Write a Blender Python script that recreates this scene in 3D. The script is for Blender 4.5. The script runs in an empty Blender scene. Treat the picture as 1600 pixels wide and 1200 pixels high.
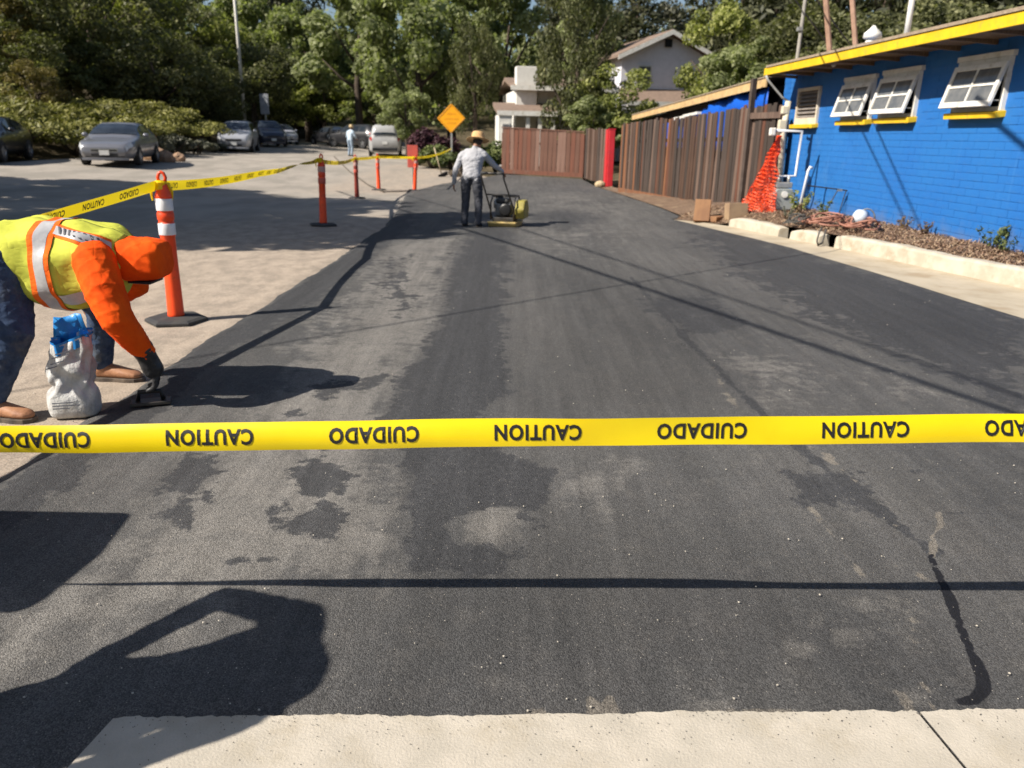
import bpy, math, random
import numpy as np
from mathutils import Vector, Matrix
random.seed(7); RNG = np.random.default_rng(7)
R = math.radians; PI = math.pi
S = bpy.context.scene
COL = S.collection

# ------------------------------------------------------------------ camera, sky, sun, exposure
F, CAMH, PITCH, ROLL = 1202.0, 1.44, math.atan(388/1202), R(1.0)
cam = bpy.data.cameras.new('camera'); camo = bpy.data.objects.new('camera', cam); COL.objects.link(camo)
cam.sensor_width = 36.0; cam.lens = F/1600*36; cam.clip_start = 0.05; cam.clip_end = 2000
camo.matrix_world = Matrix.Translation((0, 0, CAMH)) @ Matrix.Rotation(PI/2-PITCH, 4, 'X') @ Matrix.Rotation(ROLL, 4, 'Z')
cam.dof.use_dof = True; cam.dof.focus_distance = 2.7; cam.dof.aperture_fstop = 3.6
S.camera = camo
SUNV = Vector((-1.026, -0.496, 1.0)).normalized()          # towards the sun
world = bpy.data.worlds.new('World'); S.world = world; world.use_nodes = True
wn = world.node_tree.nodes; wl = world.node_tree.links
sky = wn.new('ShaderNodeTexSky'); sky.sky_type = 'NISHITA'; sky.sun_disc = False
sky.sun_elevation = math.asin(SUNV.z); sky.sun_rotation = math.atan2(SUNV.x, SUNV.y)
sky.air_density = 1.0; sky.dust_density = 1.2; sky.ozone_density = 1.0
wn['Background'].inputs['Strength'].default_value = 0.058
wl.new(sky.outputs[0], wn['Background'].inputs[0])
sun = bpy.data.lights.new('sun', 'SUN'); suno = bpy.data.objects.new('sun', sun); COL.objects.link(suno)
sun.energy = 4.6; sun.angle = R(0.53); sun.color = (1.0, 0.93, 0.83)
suno.rotation_euler = (-SUNV).to_track_quat('-Z', 'Y').to_euler(); suno.location = (-20, -20, 30)
S.view_settings.view_transform = 'Standard'; S.view_settings.look = 'None'
S.view_settings.exposure = 0.80; S.view_settings.gamma = 1.0; S.view_settings.use_curve_mapping = False
S.cycles.max_bounces = 6; S.cycles.transparent_max_bounces = 8; S.cycles.use_denoising = True
S.cycles.caustics_reflective = False; S.cycles.caustics_refractive = False

# ------------------------------------------------------------------ where a line of sight meets the place
def ray(u, v):
    cx = (u-800)/F; cy = -(v-600)/F; c, s = math.cos(ROLL), math.sin(ROLL)
    x = cx*c-cy*s; y = cx*s+cy*c
    return np.array([x, math.cos(PITCH)+y*math.sin(PITCH), -math.sin(PITCH)+y*math.cos(PITCH)])
def gp(u, v, z=0.0):
    a = ray(u, v); return a*((z-CAMH)/a[2])+np.array([0, 0, CAMH])
def at(u, v, y):
    a = ray(u, v); return a/a[1]*y+np.array([0, 0, CAMH])
def gt(u, v):
    z = 0.0
    for _ in range(12):
        p = gp(u, v, z); z = 0.5*z+0.5*float(T(p[0], p[1]))
    return Vector((p[0], p[1], float(T(p[0], p[1]))))

# ------------------------------------------------------------------ terrain
CP = [(x, y, 0.0) for x in (-9, -5, -2, 2, 6) for y in (-3, 2, 6, 10)]+[
 (-3, 13, -.03), (-.76, 13.4, -.06), (4.5, 14.5, .0), (-4.35, 21.7, -.26), (-4.5, 26, -.33), (-3.3, 26.2, -.32), (3.4, 28.6, -.25), (-.6, 35, -.2),
 (2.8, 32.7, -.22), (-14.7, 28, .21), (-16, 45, .3), (-17, 55, .47), (-8.7, 49, .07), (-8.9, 43, .16), (-3, 39.7, -.1), (5, 17, -.03), (3.3, 24, -.16),
 (-14, 20, .1), (-14, 12, .05), (-8, 62, .3), (8, 40, -.1), (8, 20, -.05), (-20, 60, .55), (-16, 5, .05)]
CP = np.array(CP)
def _k(d): return np.where(d > 1e-9, d*d*np.log(np.maximum(d, 1e-9)), 0)
_d = np.linalg.norm(CP[:, None, :2]-CP[None, :, :2], axis=2)
_n = len(CP); _A = np.zeros((_n+3, _n+3)); _A[:_n, :_n] = _k(_d)+np.eye(_n)*2.0
_A[:_n, _n] = 1; _A[:_n, _n+1:] = CP[:, :2]; _A[_n, :_n] = 1; _A[_n+1:, :_n] = CP[:, :2].T
_W = np.linalg.solve(_A, np.append(CP[:, 2], [0, 0, 0]))
def sst(t): t = np.clip(t, 0, 1); return t*t*(3-2*t)
XS_Y, XS_X = [-10, 26, 34, 45, 60, 80, 120], [-17.3, -17.3, -17.0, -17.4, -18.8, -23, -34]
def xs(y): return np.interp(y, XS_Y, XS_X)
def T(x, y):
    x = np.asarray(x, float); y = np.asarray(y, float); sh = np.broadcast(x, y).shape
    X = np.broadcast_to(x, sh).ravel(); Y = np.broadcast_to(y, sh).ravel()
    xc = np.clip(X, -20, 8); yc = np.clip(Y, -3, 62); out = np.empty(len(X))
    for i in range(0, len(X), 20000):
        d = np.hypot(xc[i:i+20000, None]-CP[None, :, 0], yc[i:i+20000, None]-CP[None, :, 1])
        out[i:i+20000] = _k(d)@_W[:_n]+_W[_n]+xc[i:i+20000]*_W[_n+1]+yc[i:i+20000]*_W[_n+2]
    e = xs(Y)-0.9-X
    out += 2.3*sst(e/8.0)+0.16*np.maximum(e-8, 0)*sst((e-8)/10)*np.where(e > 60, 60/np.maximum(e, 1), 1)
    out += 0.10*np.maximum(Y-75, 0)*sst((Y-75)/30)
    return out.reshape(sh)

# ------------------------------------------------------------------ mesh helpers
class MB:
    def __init__(s): s.v = []; s.f = []; s.m = []
    def add(s, vs, fs, mi=0):
        b = len(s.v); s.v += [tuple(map(float, p)) for p in vs]; s.f += [tuple(i+b for i in f) for f in fs]; s.m += [mi]*len(fs); return s
    def box(s, c, d, rz=0, rx=0, ry=0, mi=0, M=None):
        M = M or (Matrix.Rotation(rz, 4, 'Z')@Matrix.Rotation(ry, 4, 'Y')@Matrix.Rotation(rx, 4, 'X'))
        vs = [Vector(c)+(M@Vector((x*d[0]/2, y*d[1]/2, z*d[2]/2))) for x in (-1, 1) for y in (-1, 1) for z in (-1, 1)]
        return s.add(vs, [(0, 1, 3, 2), (4, 6, 7, 5), (0, 4, 5, 1), (2, 3, 7, 6), (0, 2, 6, 4), (1, 5, 7, 3)], mi)
    def loft(s, rings, cap=True, mi=0, closed=True):
        n = len(rings[0]); vs = [p for r in rings for p in r]; fs = []
        for i in range(len(rings)-1):
            for j in range(n if closed else n-1):
                k = (j+1) % n; fs.append((i*n+j, i*n+k, (i+1)*n+k, (i+1)*n+j))
        if cap and closed: fs += [tuple(range(n))[::-1], tuple(range((len(rings)-1)*n, len(rings)*n))]
        return s.add(vs, fs, mi)
    def tube(s, pts, r, n=8, mi=0, cap=True):
        pts = [Vector(p) for p in pts]; rr = r if isinstance(r, (list, tuple)) else [r]*len(pts); rings = []
        a = None
        for i, p in enumerate(pts):
            t = (pts[min(i+1, len(pts)-1)]-pts[max(i-1, 0)]).normalized()
            if a is None: a = t.cross(Vector((0, 0, 1)) if abs(t.z) < .9 else Vector((1, 0, 0))).normalized()
            a = (a-t*a.dot(t)).normalized(); b = t.cross(a)
            rings.append([p+(a*math.cos(2*PI*j/n)+b*math.sin(2*PI*j/n))*rr[i] for j in range(n)])
        return s.loft(rings, cap, mi)
    def lathe(s, prof, n=16, c=(0, 0, 0), mi=0):
        return s.loft([[(c[0]+r*math.cos(2*PI*j/n), c[1]+r*math.sin(2*PI*j/n), c[2]+z) for j in range(n)] for r, z in prof], True, mi)
    def sphere(s, c, r, n=12, m=8, mi=0):
        rx, ry, rz = r if isinstance(r, (list, tuple)) else (r, r, r)
        rings = [[(c[0]+rx*math.sin(a)*math.cos(2*PI*j/n), c[1]+ry*math.sin(a)*math.sin(2*PI*j/n), c[2]-rz*math.cos(a)) for j in range(n)] for a in [PI*(.02+.96*i/m) for i in range(m+1)]]
        return s.loft(rings, True, mi)
    def prism(s, poly, z0, z1, mi=0):
        n = len(poly)
        return s.loft([[(x, y, z0) for x, y in poly], [(x, y, z1) for x, y in poly]], True, mi)
    def quad(s, a, b, c, d, mi=0): return s.add([a, b, c, d], [(0, 1, 2, 3)], mi)
    def mesh(s, name, mats, smooth=False):
        me = bpy.data.meshes.new(name); me.from_pydata(s.v, [], s.f)
        for m in (mats if isinstance(mats, (list, tuple)) else [mats]): me.materials.append(m)
        if any(s.m): me.polygons.foreach_set('material_index', s.m)
        if smooth: me.polygons.foreach_set('use_smooth', [True]*len(me.polygons))
        me.validate(); me.update(); return me
    def build(s, name, mats, parent=None, smooth=False, bevel=0, auto=None, label=None):
        o = bpy.data.objects.new(name, s.mesh(name, mats, smooth)); COL.objects.link(o)
        if parent is not None: o.parent = parent
        if bevel:
            b = o.modifiers.new('bevel', 'BEVEL'); b.width = bevel; b.segments = 2; b.limit_method = 'ANGLE'; b.angle_limit = R(40)
        if label: o['label'] = label
        return o
def np_mesh(name, V, Q, mats, smooth=False, attrs=None):
    me = bpy.data.meshes.new(name); V = np.asarray(V, np.float32); Q = np.asarray(Q, np.int32); k = Q.shape[1]
    me.vertices.add(len(V)); me.vertices.foreach_set('co', V.ravel())
    me.loops.add(Q.size); me.loops.foreach_set('vertex_index', Q.ravel())
    me.polygons.add(len(Q)); me.polygons.foreach_set('loop_start', np.arange(0, Q.size, k, dtype=np.int32))
    me.polygons.foreach_set('loop_total', np.full(len(Q), k, np.int32))
    for m in (mats if isinstance(mats, (list, tuple)) else [mats]): me.materials.append(m)
    if smooth: me.polygons.foreach_set('use_smooth', [True]*len(Q))
    me.update(calc_edges=True)
    for n, a in (attrs or {}).items():
        at_ = me.attributes.new(n, 'FLOAT', 'POINT'); at_.data.foreach_set('value', np.ascontiguousarray(np.asarray(a, np.float32).ravel()))
    return me
def link(name, me, parent=None, loc=None, rz=0):
    o = bpy.data.objects.new(name, me); COL.objects.link(o)
    if parent is not None: o.parent = parent
    if loc is not None: o.location = loc
    o.rotation_euler.z = rz; return o
def tag(o, label=None, cat=None, group=None, kind=None):
    if label: o['label'] = label
    if cat: o['category'] = cat
    if group: o['group'] = group
    if kind: o['kind'] = kind
    return o
def thing(name, label, cat, loc=(0, 0, 0), rz=0, group=None):
    o = bpy.data.objects.new(name, None); COL.objects.link(o); o.location = loc; o.rotation_euler.z = rz; o.empty_display_size = .2
    return tag(o, label, cat, group)
def copy_tree(o, parent=None):
    c = o.copy(); COL.objects.link(c); c.parent = parent
    for ch in list(o.children): copy_tree(ch, c)
    return c

# ------------------------------------------------------------------ materials
def nodes(name):
    m = bpy.data.materials.new(name); m.use_nodes = True; nt = m.node_tree
    return m, nt, nt.nodes['Principled BSDF'], (lambda t, **k: _node(nt, t, k)), nt.links.new
def _node(nt, t, k):
    n = nt.nodes.new(t)
    for a, b in k.items():
        if a.startswith('i_'): n.inputs[int(a[2:]) if a[2:].isdigit() else a[2:]].default_value = b
        else: setattr(n, a, b)
    return n
def c4(c): return (c[0], c[1], c[2], 1)
def mixc(nt, fac, a, b, blend='MIX'):
    n = nt.nodes.new('ShaderNodeMix'); n.data_type = 'RGBA'; n.blend_type = blend
    for i, x in ((0, fac), (6, a), (7, b)):
        if hasattr(x, 'is_linked') or hasattr(x, 'links'): nt.links.new(x, n.inputs[i])
        elif isinstance(x, (int, float)): n.inputs[i].default_value = x
        else: n.inputs[i].default_value = c4(x)
    return n.outputs[2]
def ramp(nt, src, lo, hi, a=0.0, b=1.0):
    n = nt.nodes.new('ShaderNodeMapRange'); n.interpolation_type = 'SMOOTHSTEP'; nt.links.new(src, n.inputs[0])
    n.inputs[1].default_value = lo; n.inputs[2].default_value = hi; n.inputs[3].default_value = a; n.inputs[4].default_value = b
    return n.outputs[0]
def math_(nt, op, a, b=0.0):
    n = nt.nodes.new('ShaderNodeMath'); n.operation = op
    for i, x in ((0, a), (1, b)):
        if hasattr(x, 'links'): nt.links.new(x, n.inputs[i])
        else: n.inputs[i].default_value = x
    return n.outputs[0]
def noise(nt, vec, scale, detail=4, rough=.55, stretch=None):
    n = nt.nodes.new('ShaderNodeTexNoise'); n.inputs['Scale'].default_value = scale; n.inputs['Detail'].default_value = detail; n.inputs['Roughness'].default_value = rough
    if stretch:
        mp = nt.nodes.new('ShaderNodeMapping'); mp.inputs['Scale'].default_value = stretch; nt.links.new(vec, mp.inputs[0]); vec = mp.outputs[0]
    nt.links.new(vec, n.inputs['Vector']); return n.outputs['Fac']
def coords(nt, kind='Object'):
    return nt.nodes.new('ShaderNodeTexCoord').outputs[kind]
def attr(nt, name):
    n = nt.nodes.new('ShaderNodeAttribute'); n.attribute_name = name; return n.outputs['Fac']
def bump(nt, bsdf, h, strength=.3, dist=.01):
    b = nt.nodes.new('ShaderNodeBump'); b.inputs['Strength'].default_value = strength; b.inputs['Distance'].default_value = dist
    nt.links.new(h, b.inputs['Height']); nt.links.new(b.outputs[0], bsdf.inputs['Normal'])
def simple(name, c1, c2=None, rough=.6, scale=6, metal=0, spec=.4, bmp=0, bscale=None, bdist=.01, stretch=None, dirt=None, dscale=3, coat=0, lo=.35, hi=.65):
    m, nt, B, N, L = nodes(name); co = coords(nt)
    B.inputs['Roughness'].default_value = rough; B.inputs['Metallic'].default_value = metal; B.inputs['Specular IOR Level'].default_value = spec
    if coat: B.inputs['Coat Weight'].default_value = coat; B.inputs['Coat Roughness'].default_value = .05
    c2 = c2 or tuple(x*.8 for x in c1)
    col = mixc(nt, ramp(nt, noise(nt, co, scale, 5, .6, stretch), lo, hi), c1, c2)
    if dirt: col = mixc(nt, ramp(nt, noise(nt, co, dscale, 6, .65), .5, .72, 0, .85), col, dirt)
    L(col, B.inputs['Base Color'])
    if bmp: bump(nt, B, noise(nt, co, bscale or scale*3, 5, .6, stretch), bmp, bdist)
    return m
def leafmat(name, dark, mid, light, trans=.3):
    m, nt, B, N, L = nodes(name); t = attr(nt, 'tint')
    r = nt.nodes.new('ShaderNodeValToRGB'); L(t, r.inputs[0]); e = r.color_ramp.elements
    e[0].color = c4(dark); e[1].color = c4(light); x = e.new(.5); x.color = c4(mid)
    B.inputs['Roughness'].default_value = .55; B.inputs['Specular IOR Level'].default_value = .25; L(r.outputs[0], B.inputs['Base Color'])
    tr = N('ShaderNodeBsdfTranslucent'); L(mixc(nt, 1.0, r.outputs[0], (1.15, 1.3, .55), 'MULTIPLY'), tr.inputs[0])
    ms = N('ShaderNodeMixShader', i_0=trans); L(B.outputs[0], ms.inputs[1]); L(tr.outputs[0], ms.inputs[2])
    L(ms.outputs[0], nt.nodes['Material Output'].inputs[0]); return m
# ------------------------------------------------------------------ the ground: soil, old street, new asphalt, concrete
def pl(v, w=0.0): return [tuple(gp(a, b)[:2]) for a, b in v]
def sdist(poly, X, Y):
    P = np.array(poly); d = np.full(X.shape, 1e9); ins = np.zeros(X.shape, bool); n = len(P)
    for i in range(n):
        a, b = P[i], P[(i+1) % n]; e = b-a; L2 = max(e@e, 1e-12)
        t = np.clip(((X-a[0])*e[0]+(Y-a[1])*e[1])/L2, 0, 1)
        d = np.minimum(d, np.hypot(X-a[0]-t*e[0], Y-a[1]-t*e[1]))
        c = (a[1] > Y) != (b[1] > Y); den = (b[1]-a[1]) or 1e-12
        ins ^= c & (X < (b[0]-a[0])*(Y-a[1])/den+a[0])
    return np.where(ins, -d, d)
def ldist(line, X, Y):
    d = np.full(X.shape, 1e9)
    for a, b in zip(line[:-1], line[1:]):
        a = np.array(a); e = np.array(b)-a; t = np.clip(((X-a[0])*e[0]+(Y-a[1])*e[1])/max(e@e, 1e-12), 0, 1)
        d = np.minimum(d, np.hypot(X-a[0]-t*e[0], Y-a[1]-t*e[1]))
    return d
def strip(name, rows, left, right, ncol, zfun, mats, attrs=None, rowjit=0):
    y = np.asarray(rows); t = np.linspace(0, 1, ncol) if np.isscalar(ncol) else np.asarray(ncol)
    l = left(y); r = right(y); X = l[:, None]*(1-t)+r[:, None]*t; Y = np.repeat(y[:, None], len(t), 1)
    Z = zfun(X, Y, X-l[:, None], r[:, None]-X); n, m = X.shape; i = np.arange(n*m).reshape(n, m)
    Q = np.stack([i[:-1, :-1], i[:-1, 1:], i[1:, 1:], i[1:, :-1]], -1).reshape(-1, 4)
    me = np_mesh(name, np.stack([X, Y, Z], -1).reshape(-1, 3), Q, mats, True, attrs(X, Y) if attrs else None)
    o = bpy.data.objects.new(name, me); COL.objects.link(o); return o
def lump(X, Y, s, seed=0):
    r = np.random.default_rng(seed); o = 0
    for k in range(5):
        a = r.uniform(0, 6.28); f = s*r.uniform(.6, 1.7); o = o+np.sin((X*math.cos(a)+Y*math.sin(a))*f+r.uniform(0, 6))
    return o/5
def rows_geo(y0, y1, d0, k):
    y = [y0]
    while y[-1] < y1: y.append(y[-1]+max(d0, k*abs(y[-1])))
    y[-1] = y1; return np.array(y)

# soil sheet to the horizon
def soil():
    m, nt, B, N, L = nodes('soil_litter'); co = coords(nt)
    c = mixc(nt, ramp(nt, noise(nt, co, .5, 6, .65), .35, .65), (.085, .065, .040), (.16, .125, .08))
    c = mixc(nt, ramp(nt, noise(nt, co, 7, 5, .7), .42, .6), c, (.05, .045, .022)); L(c, B.inputs['Base Color'])
    B.inputs['Roughness'].default_value = .95; B.inputs['Specular IOR Level'].default_value = .1
    bump(nt, B, noise(nt, co, 14, 6, .7), .6, .06)
    gx = np.concatenate([np.linspace(-400, -62, 12), np.arange(-60, 20, 1.0), np.linspace(22, 300, 12)])
    gy = np.concatenate([np.linspace(-120, -12, 8), np.arange(-10, 82, 1.0), np.linspace(86, 450, 16)])
    X, Y = np.meshgrid(gx, gy); Z = T(X, Y)-.07-.10*sst((X-xs(Y)+1)/.9)*(X < 4.6)+.05*lump(X, Y, 1.3)*(X < xs(Y)-1.5)
    n, k = X.shape; i = np.arange(n*k).reshape(n, k); Q = np.stack([i[:-1, :-1], i[:-1, 1:], i[1:, 1:], i[1:, :-1]], -1).reshape(-1, 4)
    tag(link('ground', np_mesh('ground', np.stack([X, Y, Z], -1).reshape(-1, 3), Q, m, True)), kind='structure')
soil()

XL_Y, XL_X = [-6, 1, 5, 9.5, 13, 18, 25, 29, 33, 35.1], [-2.2, -2.2, -2.23, -2.13, -2.2, -2.65, -3.5, -2.8, -1.3, -.7]
XR_Y, XR_X = [-6, 1, 3, 5, 6.5, 8, 10.8, 14.8, 15.4, 18, 24, 28, 32.7, 35.1], [5.6, 5.5, 5.1, 4.75, 4.42, 4.26, 3.90, 2.98, 3.3, 3.3, 3.05, 2.95, 2.75, -.45]
def XL(y): return np.interp(y, XL_Y, XL_X)+.010*np.sin(y*3.1)+.010*np.sin(y*7.7+1)
def XR(y): return np.interp(y, XR_Y, XR_X)+.01*np.sin(y*2.3)

# the old street, dusty beside the work and greyer further on
def street():
    m, nt, B, N, L = nodes('old_street'); co = coords(nt)
    dust = attr(nt, 'dust'); n1 = noise(nt, co, .9, 7, .62, (1, .45, 1)); n2 = noise(nt, co, 5, 6, .7, (1, .6, 1)); n3 = noise(nt, co, 120, 3, .6)
    base = mixc(nt, ramp(nt, n1, .38, .62), (.27, .245, .21), (.36, .32, .275))
    tan = mixc(nt, ramp(nt, n2, .36, .66), (.40, .33, .262), (.275, .23, .185))
    c = mixc(nt, ramp(nt, math_(nt, 'ADD', dust, math_(nt, 'MULTIPLY', math_(nt, 'SUBTRACT', n1, .5), .7)), .25, .75), base, tan)
    sp = ramp(nt, n3, .3, .7, .72, 1.25)
    c = mixc(nt, 1.0, c, sp, 'MULTIPLY')
    L(c, B.inputs['Base Color']); B.inputs['Roughness'].default_value = .9; B.inputs['Specular IOR Level'].default_value = .2
    h = math_(nt, 'ADD', math_(nt, 'MULTIPLY', n3, .5), noise(nt, co, 26, 5, .7)); bump(nt, B, h, .4, .012)
    ys = rows_geo(.8, 84, .05, .012); ys = np.concatenate([np.linspace(-9, .7, 14), ys])
    right = lambda y: np.interp(y, [-9, 13, 25, 33.5, 36, 40, 55, 84], [-2.1, -2.1, -3.3, -1.1, -2.6, -5, -6.5, -10])
    def att(X, Y):
        d = sst((-2.0-X+0)/-6+1.25)*np.clip(1.1-(Y-9)/10, 0, 1)+.55*sst((Y-19)/6)*sst((X+9)/4)*(Y < 40)
        return {'dust': np.clip(d, 0, 1)}
    tt = 1-(1-np.linspace(0, 1, 90))**2.0
    o = strip('street', ys, xs, right, tt, lambda X, Y, a, b: T(X, Y)+.006*lump(X, Y, 2.2)+.004*lump(X, Y, 9, 3)-.012*sst(1-b/.15), m, att)
    tag(o, kind='structure')
street()

# the new asphalt with its dark damp patches and dusty lanes
FRESH = [(1.0, .12, [(745,350),(800,352),(792,420),(786,520),(792,600),(775,655),(770,702),(862,740),(852,800),(822,870),(760,908),(640,896),(626,830),(640,760),(611,700),(600,660),(622,600),(660,560),(692,500),(702,430),(722,380)]),
 (1.0, .12, [(448,742),(500,712),(562,745),(525,782),(470,778)]), (1.0, .12, [(445,797),(540,788),(548,822),(495,856),(450,834)]),
 (.9, .13, [(232,760),(300,722),(352,718),(350,745),(300,778),(250,776)]), (.9, .1, [(245,797),(318,788),(312,815),(280,838),(250,822)]),
 (.85, .06, [(363,876),(436,872),(430,886),(368,886)]), (.7, .15, [(585,410),(655,398),(640,440),(662,482),(615,505),(588,450)]),
 (.8, .14, [(478,602),(602,588),(562,622),(490,628)]), (.95, .13, [(1238,748),(1330,732),(1376,778),(1300,797),(1240,782)]),
 (.8, .12, [(1000,470),(1110,462),(1182,515),(1080,526),(1030,500)]), (.75, .2, [(800,330),(900,318),(960,340),(880,362)]),
 (.95, .3, [(1095,345),(1300,408),(1600,500),(1600,640),(1400,560),(1200,462),(1080,380)]),
 (.7, .06, [(1420,742),(1436,722),(1450,745)]), (.6, .05, [(430,650),(470,640),(500,655),(440,668)]), (.5, .04, [(120,962),(160,958),(165,975),(130,978)]),
 (1.0, .10, [(-60,800),(120,690),(300,541),(412,478),(540,395),(577,365),(640,300),(668,300),(640,360),(560,425),(480,485),(356,552),(200,690),(60,800),(-60,880)])]
DUST = [(1.0, .3, [(150,920),(330,700),(480,560),(560,450),(600,380),(720,370),(690,500),(620,600),(600,660),(622,760),(600,885),(300,955),(100,1010),(-40,1080),(-40,960)]),
 (1.0, .1, [(698,826),(760,795),(812,800),(816,840),(790,862),(720,852)]), (.75, .25, [(860,742),(1010,720),(945,792),(880,802)]),
 (.6, .3, [(1100,560),(1250,540),(1292,642),(1182,642)]), (.7, .6, [(820,300),(900,288),(1010,330),(900,400),(820,380)]), (.45, .3, [(1200,520),(1420,640),(1560,640),(1330,540)]),
 (.8, .04, [(1228,1012),(1280,1000),(1292,1032),(1240,1034)]), (.65, .05, [(1330,1085),(1480,1060),(1470,1122),(1400,1118)]),
 (.7, .05, [(1040,1108),(1085,1090),(1140,1100),(1140,1122),(1040,1124)]), (.5, .1, [(1260,980),(1440,900),(1440,1000),(1300,1060)])]
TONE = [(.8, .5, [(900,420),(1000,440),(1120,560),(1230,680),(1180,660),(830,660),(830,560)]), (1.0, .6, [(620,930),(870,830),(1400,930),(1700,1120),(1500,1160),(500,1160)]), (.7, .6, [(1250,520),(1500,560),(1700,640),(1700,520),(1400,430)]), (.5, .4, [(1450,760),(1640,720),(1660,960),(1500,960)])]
def road():
    m, nt, B, N, L = nodes('new_asphalt'); co = coords(nt)
    nA = noise(nt, co, 2.2, 8, .66); nB = noise(nt, co, 9, 7, .68); nC = noise(nt, co, 260, 2, .5); nD = noise(nt, co, .7, 5, .6, (1, .35, 1)); nE = noise(nt, co, 38, 4, .7)
    fr = attr(nt, 'fresh'); du = attr(nt, 'dust'); cr = attr(nt, 'seal'); cz = attr(nt, 'paste')
    w = math_(nt, 'ADD', math_(nt, 'MULTIPLY', math_(nt, 'SUBTRACT', nA, .5), 1.5), math_(nt, 'MULTIPLY', math_(nt, 'SUBTRACT', nB, .5), 1.7))
    med = mixc(nt, ramp(nt, nD, .35, .65), (.074, .073, .072), (.104, .100, .095))
    med = mixc(nt, ramp(nt, nB, .45, .75, 0, .45), med, (.135, .126, .115))
    dusty = mixc(nt, ramp(nt, nB, .3, .7), (.205, .191, .172), (.152, .144, .133))
    c = mixc(nt, ramp(nt, math_(nt, 'ADD', du, math_(nt, 'MULTIPLY', w, 1.1)), .28, .85), med, dusty)
    c = mixc(nt, ramp(nt, math_(nt, 'ADD', fr, w), .43, .59, 0, .92), c, mixc(nt, ramp(nt, nE, .3, .7), (.040, .0405, .043), (.057, .057, .059)))
    c = mixc(nt, ramp(nt, math_(nt, 'ADD', cz, math_(nt, 'MULTIPLY', w, .9)), .42, .6, 0, .6), c, (.24, .21, .17))
    c = mixc(nt, ramp(nt, math_(nt, 'ADD', cr, math_(nt, 'MULTIPLY', w, .5)), .4, .55), c, (.010, .010, .013))
    c = mixc(nt, 1.0, c, ramp(nt, noise(nt, co, 1.0, 5, .6, (9, .45, 1)), .3, .7, .87, 1.13), 'MULTIPLY'); c = mixc(nt, 1.0, c, ramp(nt, noise(nt, co, 1.0, 3, .5, (30, 1.6, 1)), .35, .65, .95, 1.05), 'MULTIPLY')
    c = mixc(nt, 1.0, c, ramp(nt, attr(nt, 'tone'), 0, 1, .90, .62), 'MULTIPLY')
    v = N('ShaderNodeTexVoronoi', i_Scale=240); L(co, v.inputs['Vector'])
    sp = N('ShaderNodeSeparateColor'); L(v.outputs['Color'], sp.inputs[0])
    stone = ramp(nt, sp.outputs[0], .0, 1.0, .66, 1.34)
    c = mixc(nt, 1.0, c, stone, 'MULTIPLY'); c = mixc(nt, 1.0, c, ramp(nt, nC, .3, .7, .75, 1.25), 'MULTIPLY')
    c = mixc(nt, math_(nt, 'MULTIPLY', ramp(nt, sp.outputs[1], .992, .995), ramp(nt, v.outputs['Distance'], .25, .5, 1, 0)), c, (.42, .38, .32))
    L(c, B.inputs['Base Color']); B.inputs['Roughness'].default_value = .82; B.inputs['Specular IOR Level'].default_value = .3
    h = math_(nt, 'ADD', math_(nt, 'MULTIPLY', v.outputs['Distance'], -.9), math_(nt, 'MULTIPLY', nE, .7)); bump(nt, B, h, .55, .005)
    rows = np.concatenate([np.linspace(-6, 1.0, 10), rows_geo(1.06, 35.1, .016, .0085)])
    def masks(X, Y):
        f = np.zeros_like(X); d = np.zeros_like(X); p = np.zeros_like(X); s = np.zeros_like(X)
        for a, w, q in FRESH: f = np.maximum(f, a*np.clip(.5-sdist(pl(q), X, Y)/(2*w)/np.maximum(1, Y/4), 0, 1))
        for a, w, q in DUST: d = np.maximum(d, a*np.clip(.5-sdist(pl(q), X, Y)/(2*w)/np.maximum(1, Y/4), 0, 1))
        f *= 1-np.clip(.5-sdist(pl(DUST[1][2]), X, Y)/.12, 0, 1)
        for q, w, a in [([(985,435),(1060,520),(1180,640),(1250,705),(1330,770),(1460,872)], .035, .8), ([(700,496),(720,494)], .02, .5), ([(1480,806),(1540,808),(1620,812)], .014, .6)]:
            f = np.maximum(f, a*np.clip(1-ldist(pl(q), X, Y)/(2*w), 0, 1))
        for q, w, a in [([(1465,805),(1470,822),(1456,842),(1456,880)], .012, .9), ([(1270,800),(1310,860),(1345,905)], .02, .62), ([(1398,820),(1402,900),(1420,960),(1430,1010)], .02, .38),
                        ([(920,1122),(924,1100)], .012, 1), ([(946,1122),(952,1100),(962,1122)], .014, 1), ([(1430,1140),(1410,1100),(1398,1085)], .02, .9), ([(1462,1122),(1440,1075)], .012, .9), ([(820,1130),(845,1122)], .02, .8),
                        ([(1150,640),(1100,560)], .03, .5), ([(1270,705),(1300,725),(1340,760)], .03, .6), ([(1436,905),(1450,912)], .02, .9), ([(1000,1132),(1200,1120),(1440,1124)], .018, .55), ([(700,1138),(1000,1132)], .012, .5)]:
            p = np.maximum(p, a*np.clip(1-ldist(pl(q), X, Y)/(2*w), 0, 1))
        q = pl([(1452,872),(1466,905),(1484,945),(1498,985),(1516,1025),(1534,1064),(1536,1084),(1520,1102),(1500,1104)])
        s = np.clip(1-ldist(q, X, Y)/(.026+.008*lump(X, Y, 25, 9)+.012*sst((1.95-Y)/.25)), 0, 1)
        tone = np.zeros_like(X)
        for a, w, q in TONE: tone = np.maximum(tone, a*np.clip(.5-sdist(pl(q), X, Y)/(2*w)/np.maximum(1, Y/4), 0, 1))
        return {'tone': tone, 'fresh': f, 'dust': d, 'paste': p, 'seal': s}
    cols = np.linspace(0, 1, 300)
    berm = lambda X, Y, a, b: T(X, Y)+.026*sst(a/.09)-.010+.005*lump(X, Y, 38, 5)*sst(1-a/.42)-.03*sst(1-b/.03)+.002*lump(X, Y, 3, 8)
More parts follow.
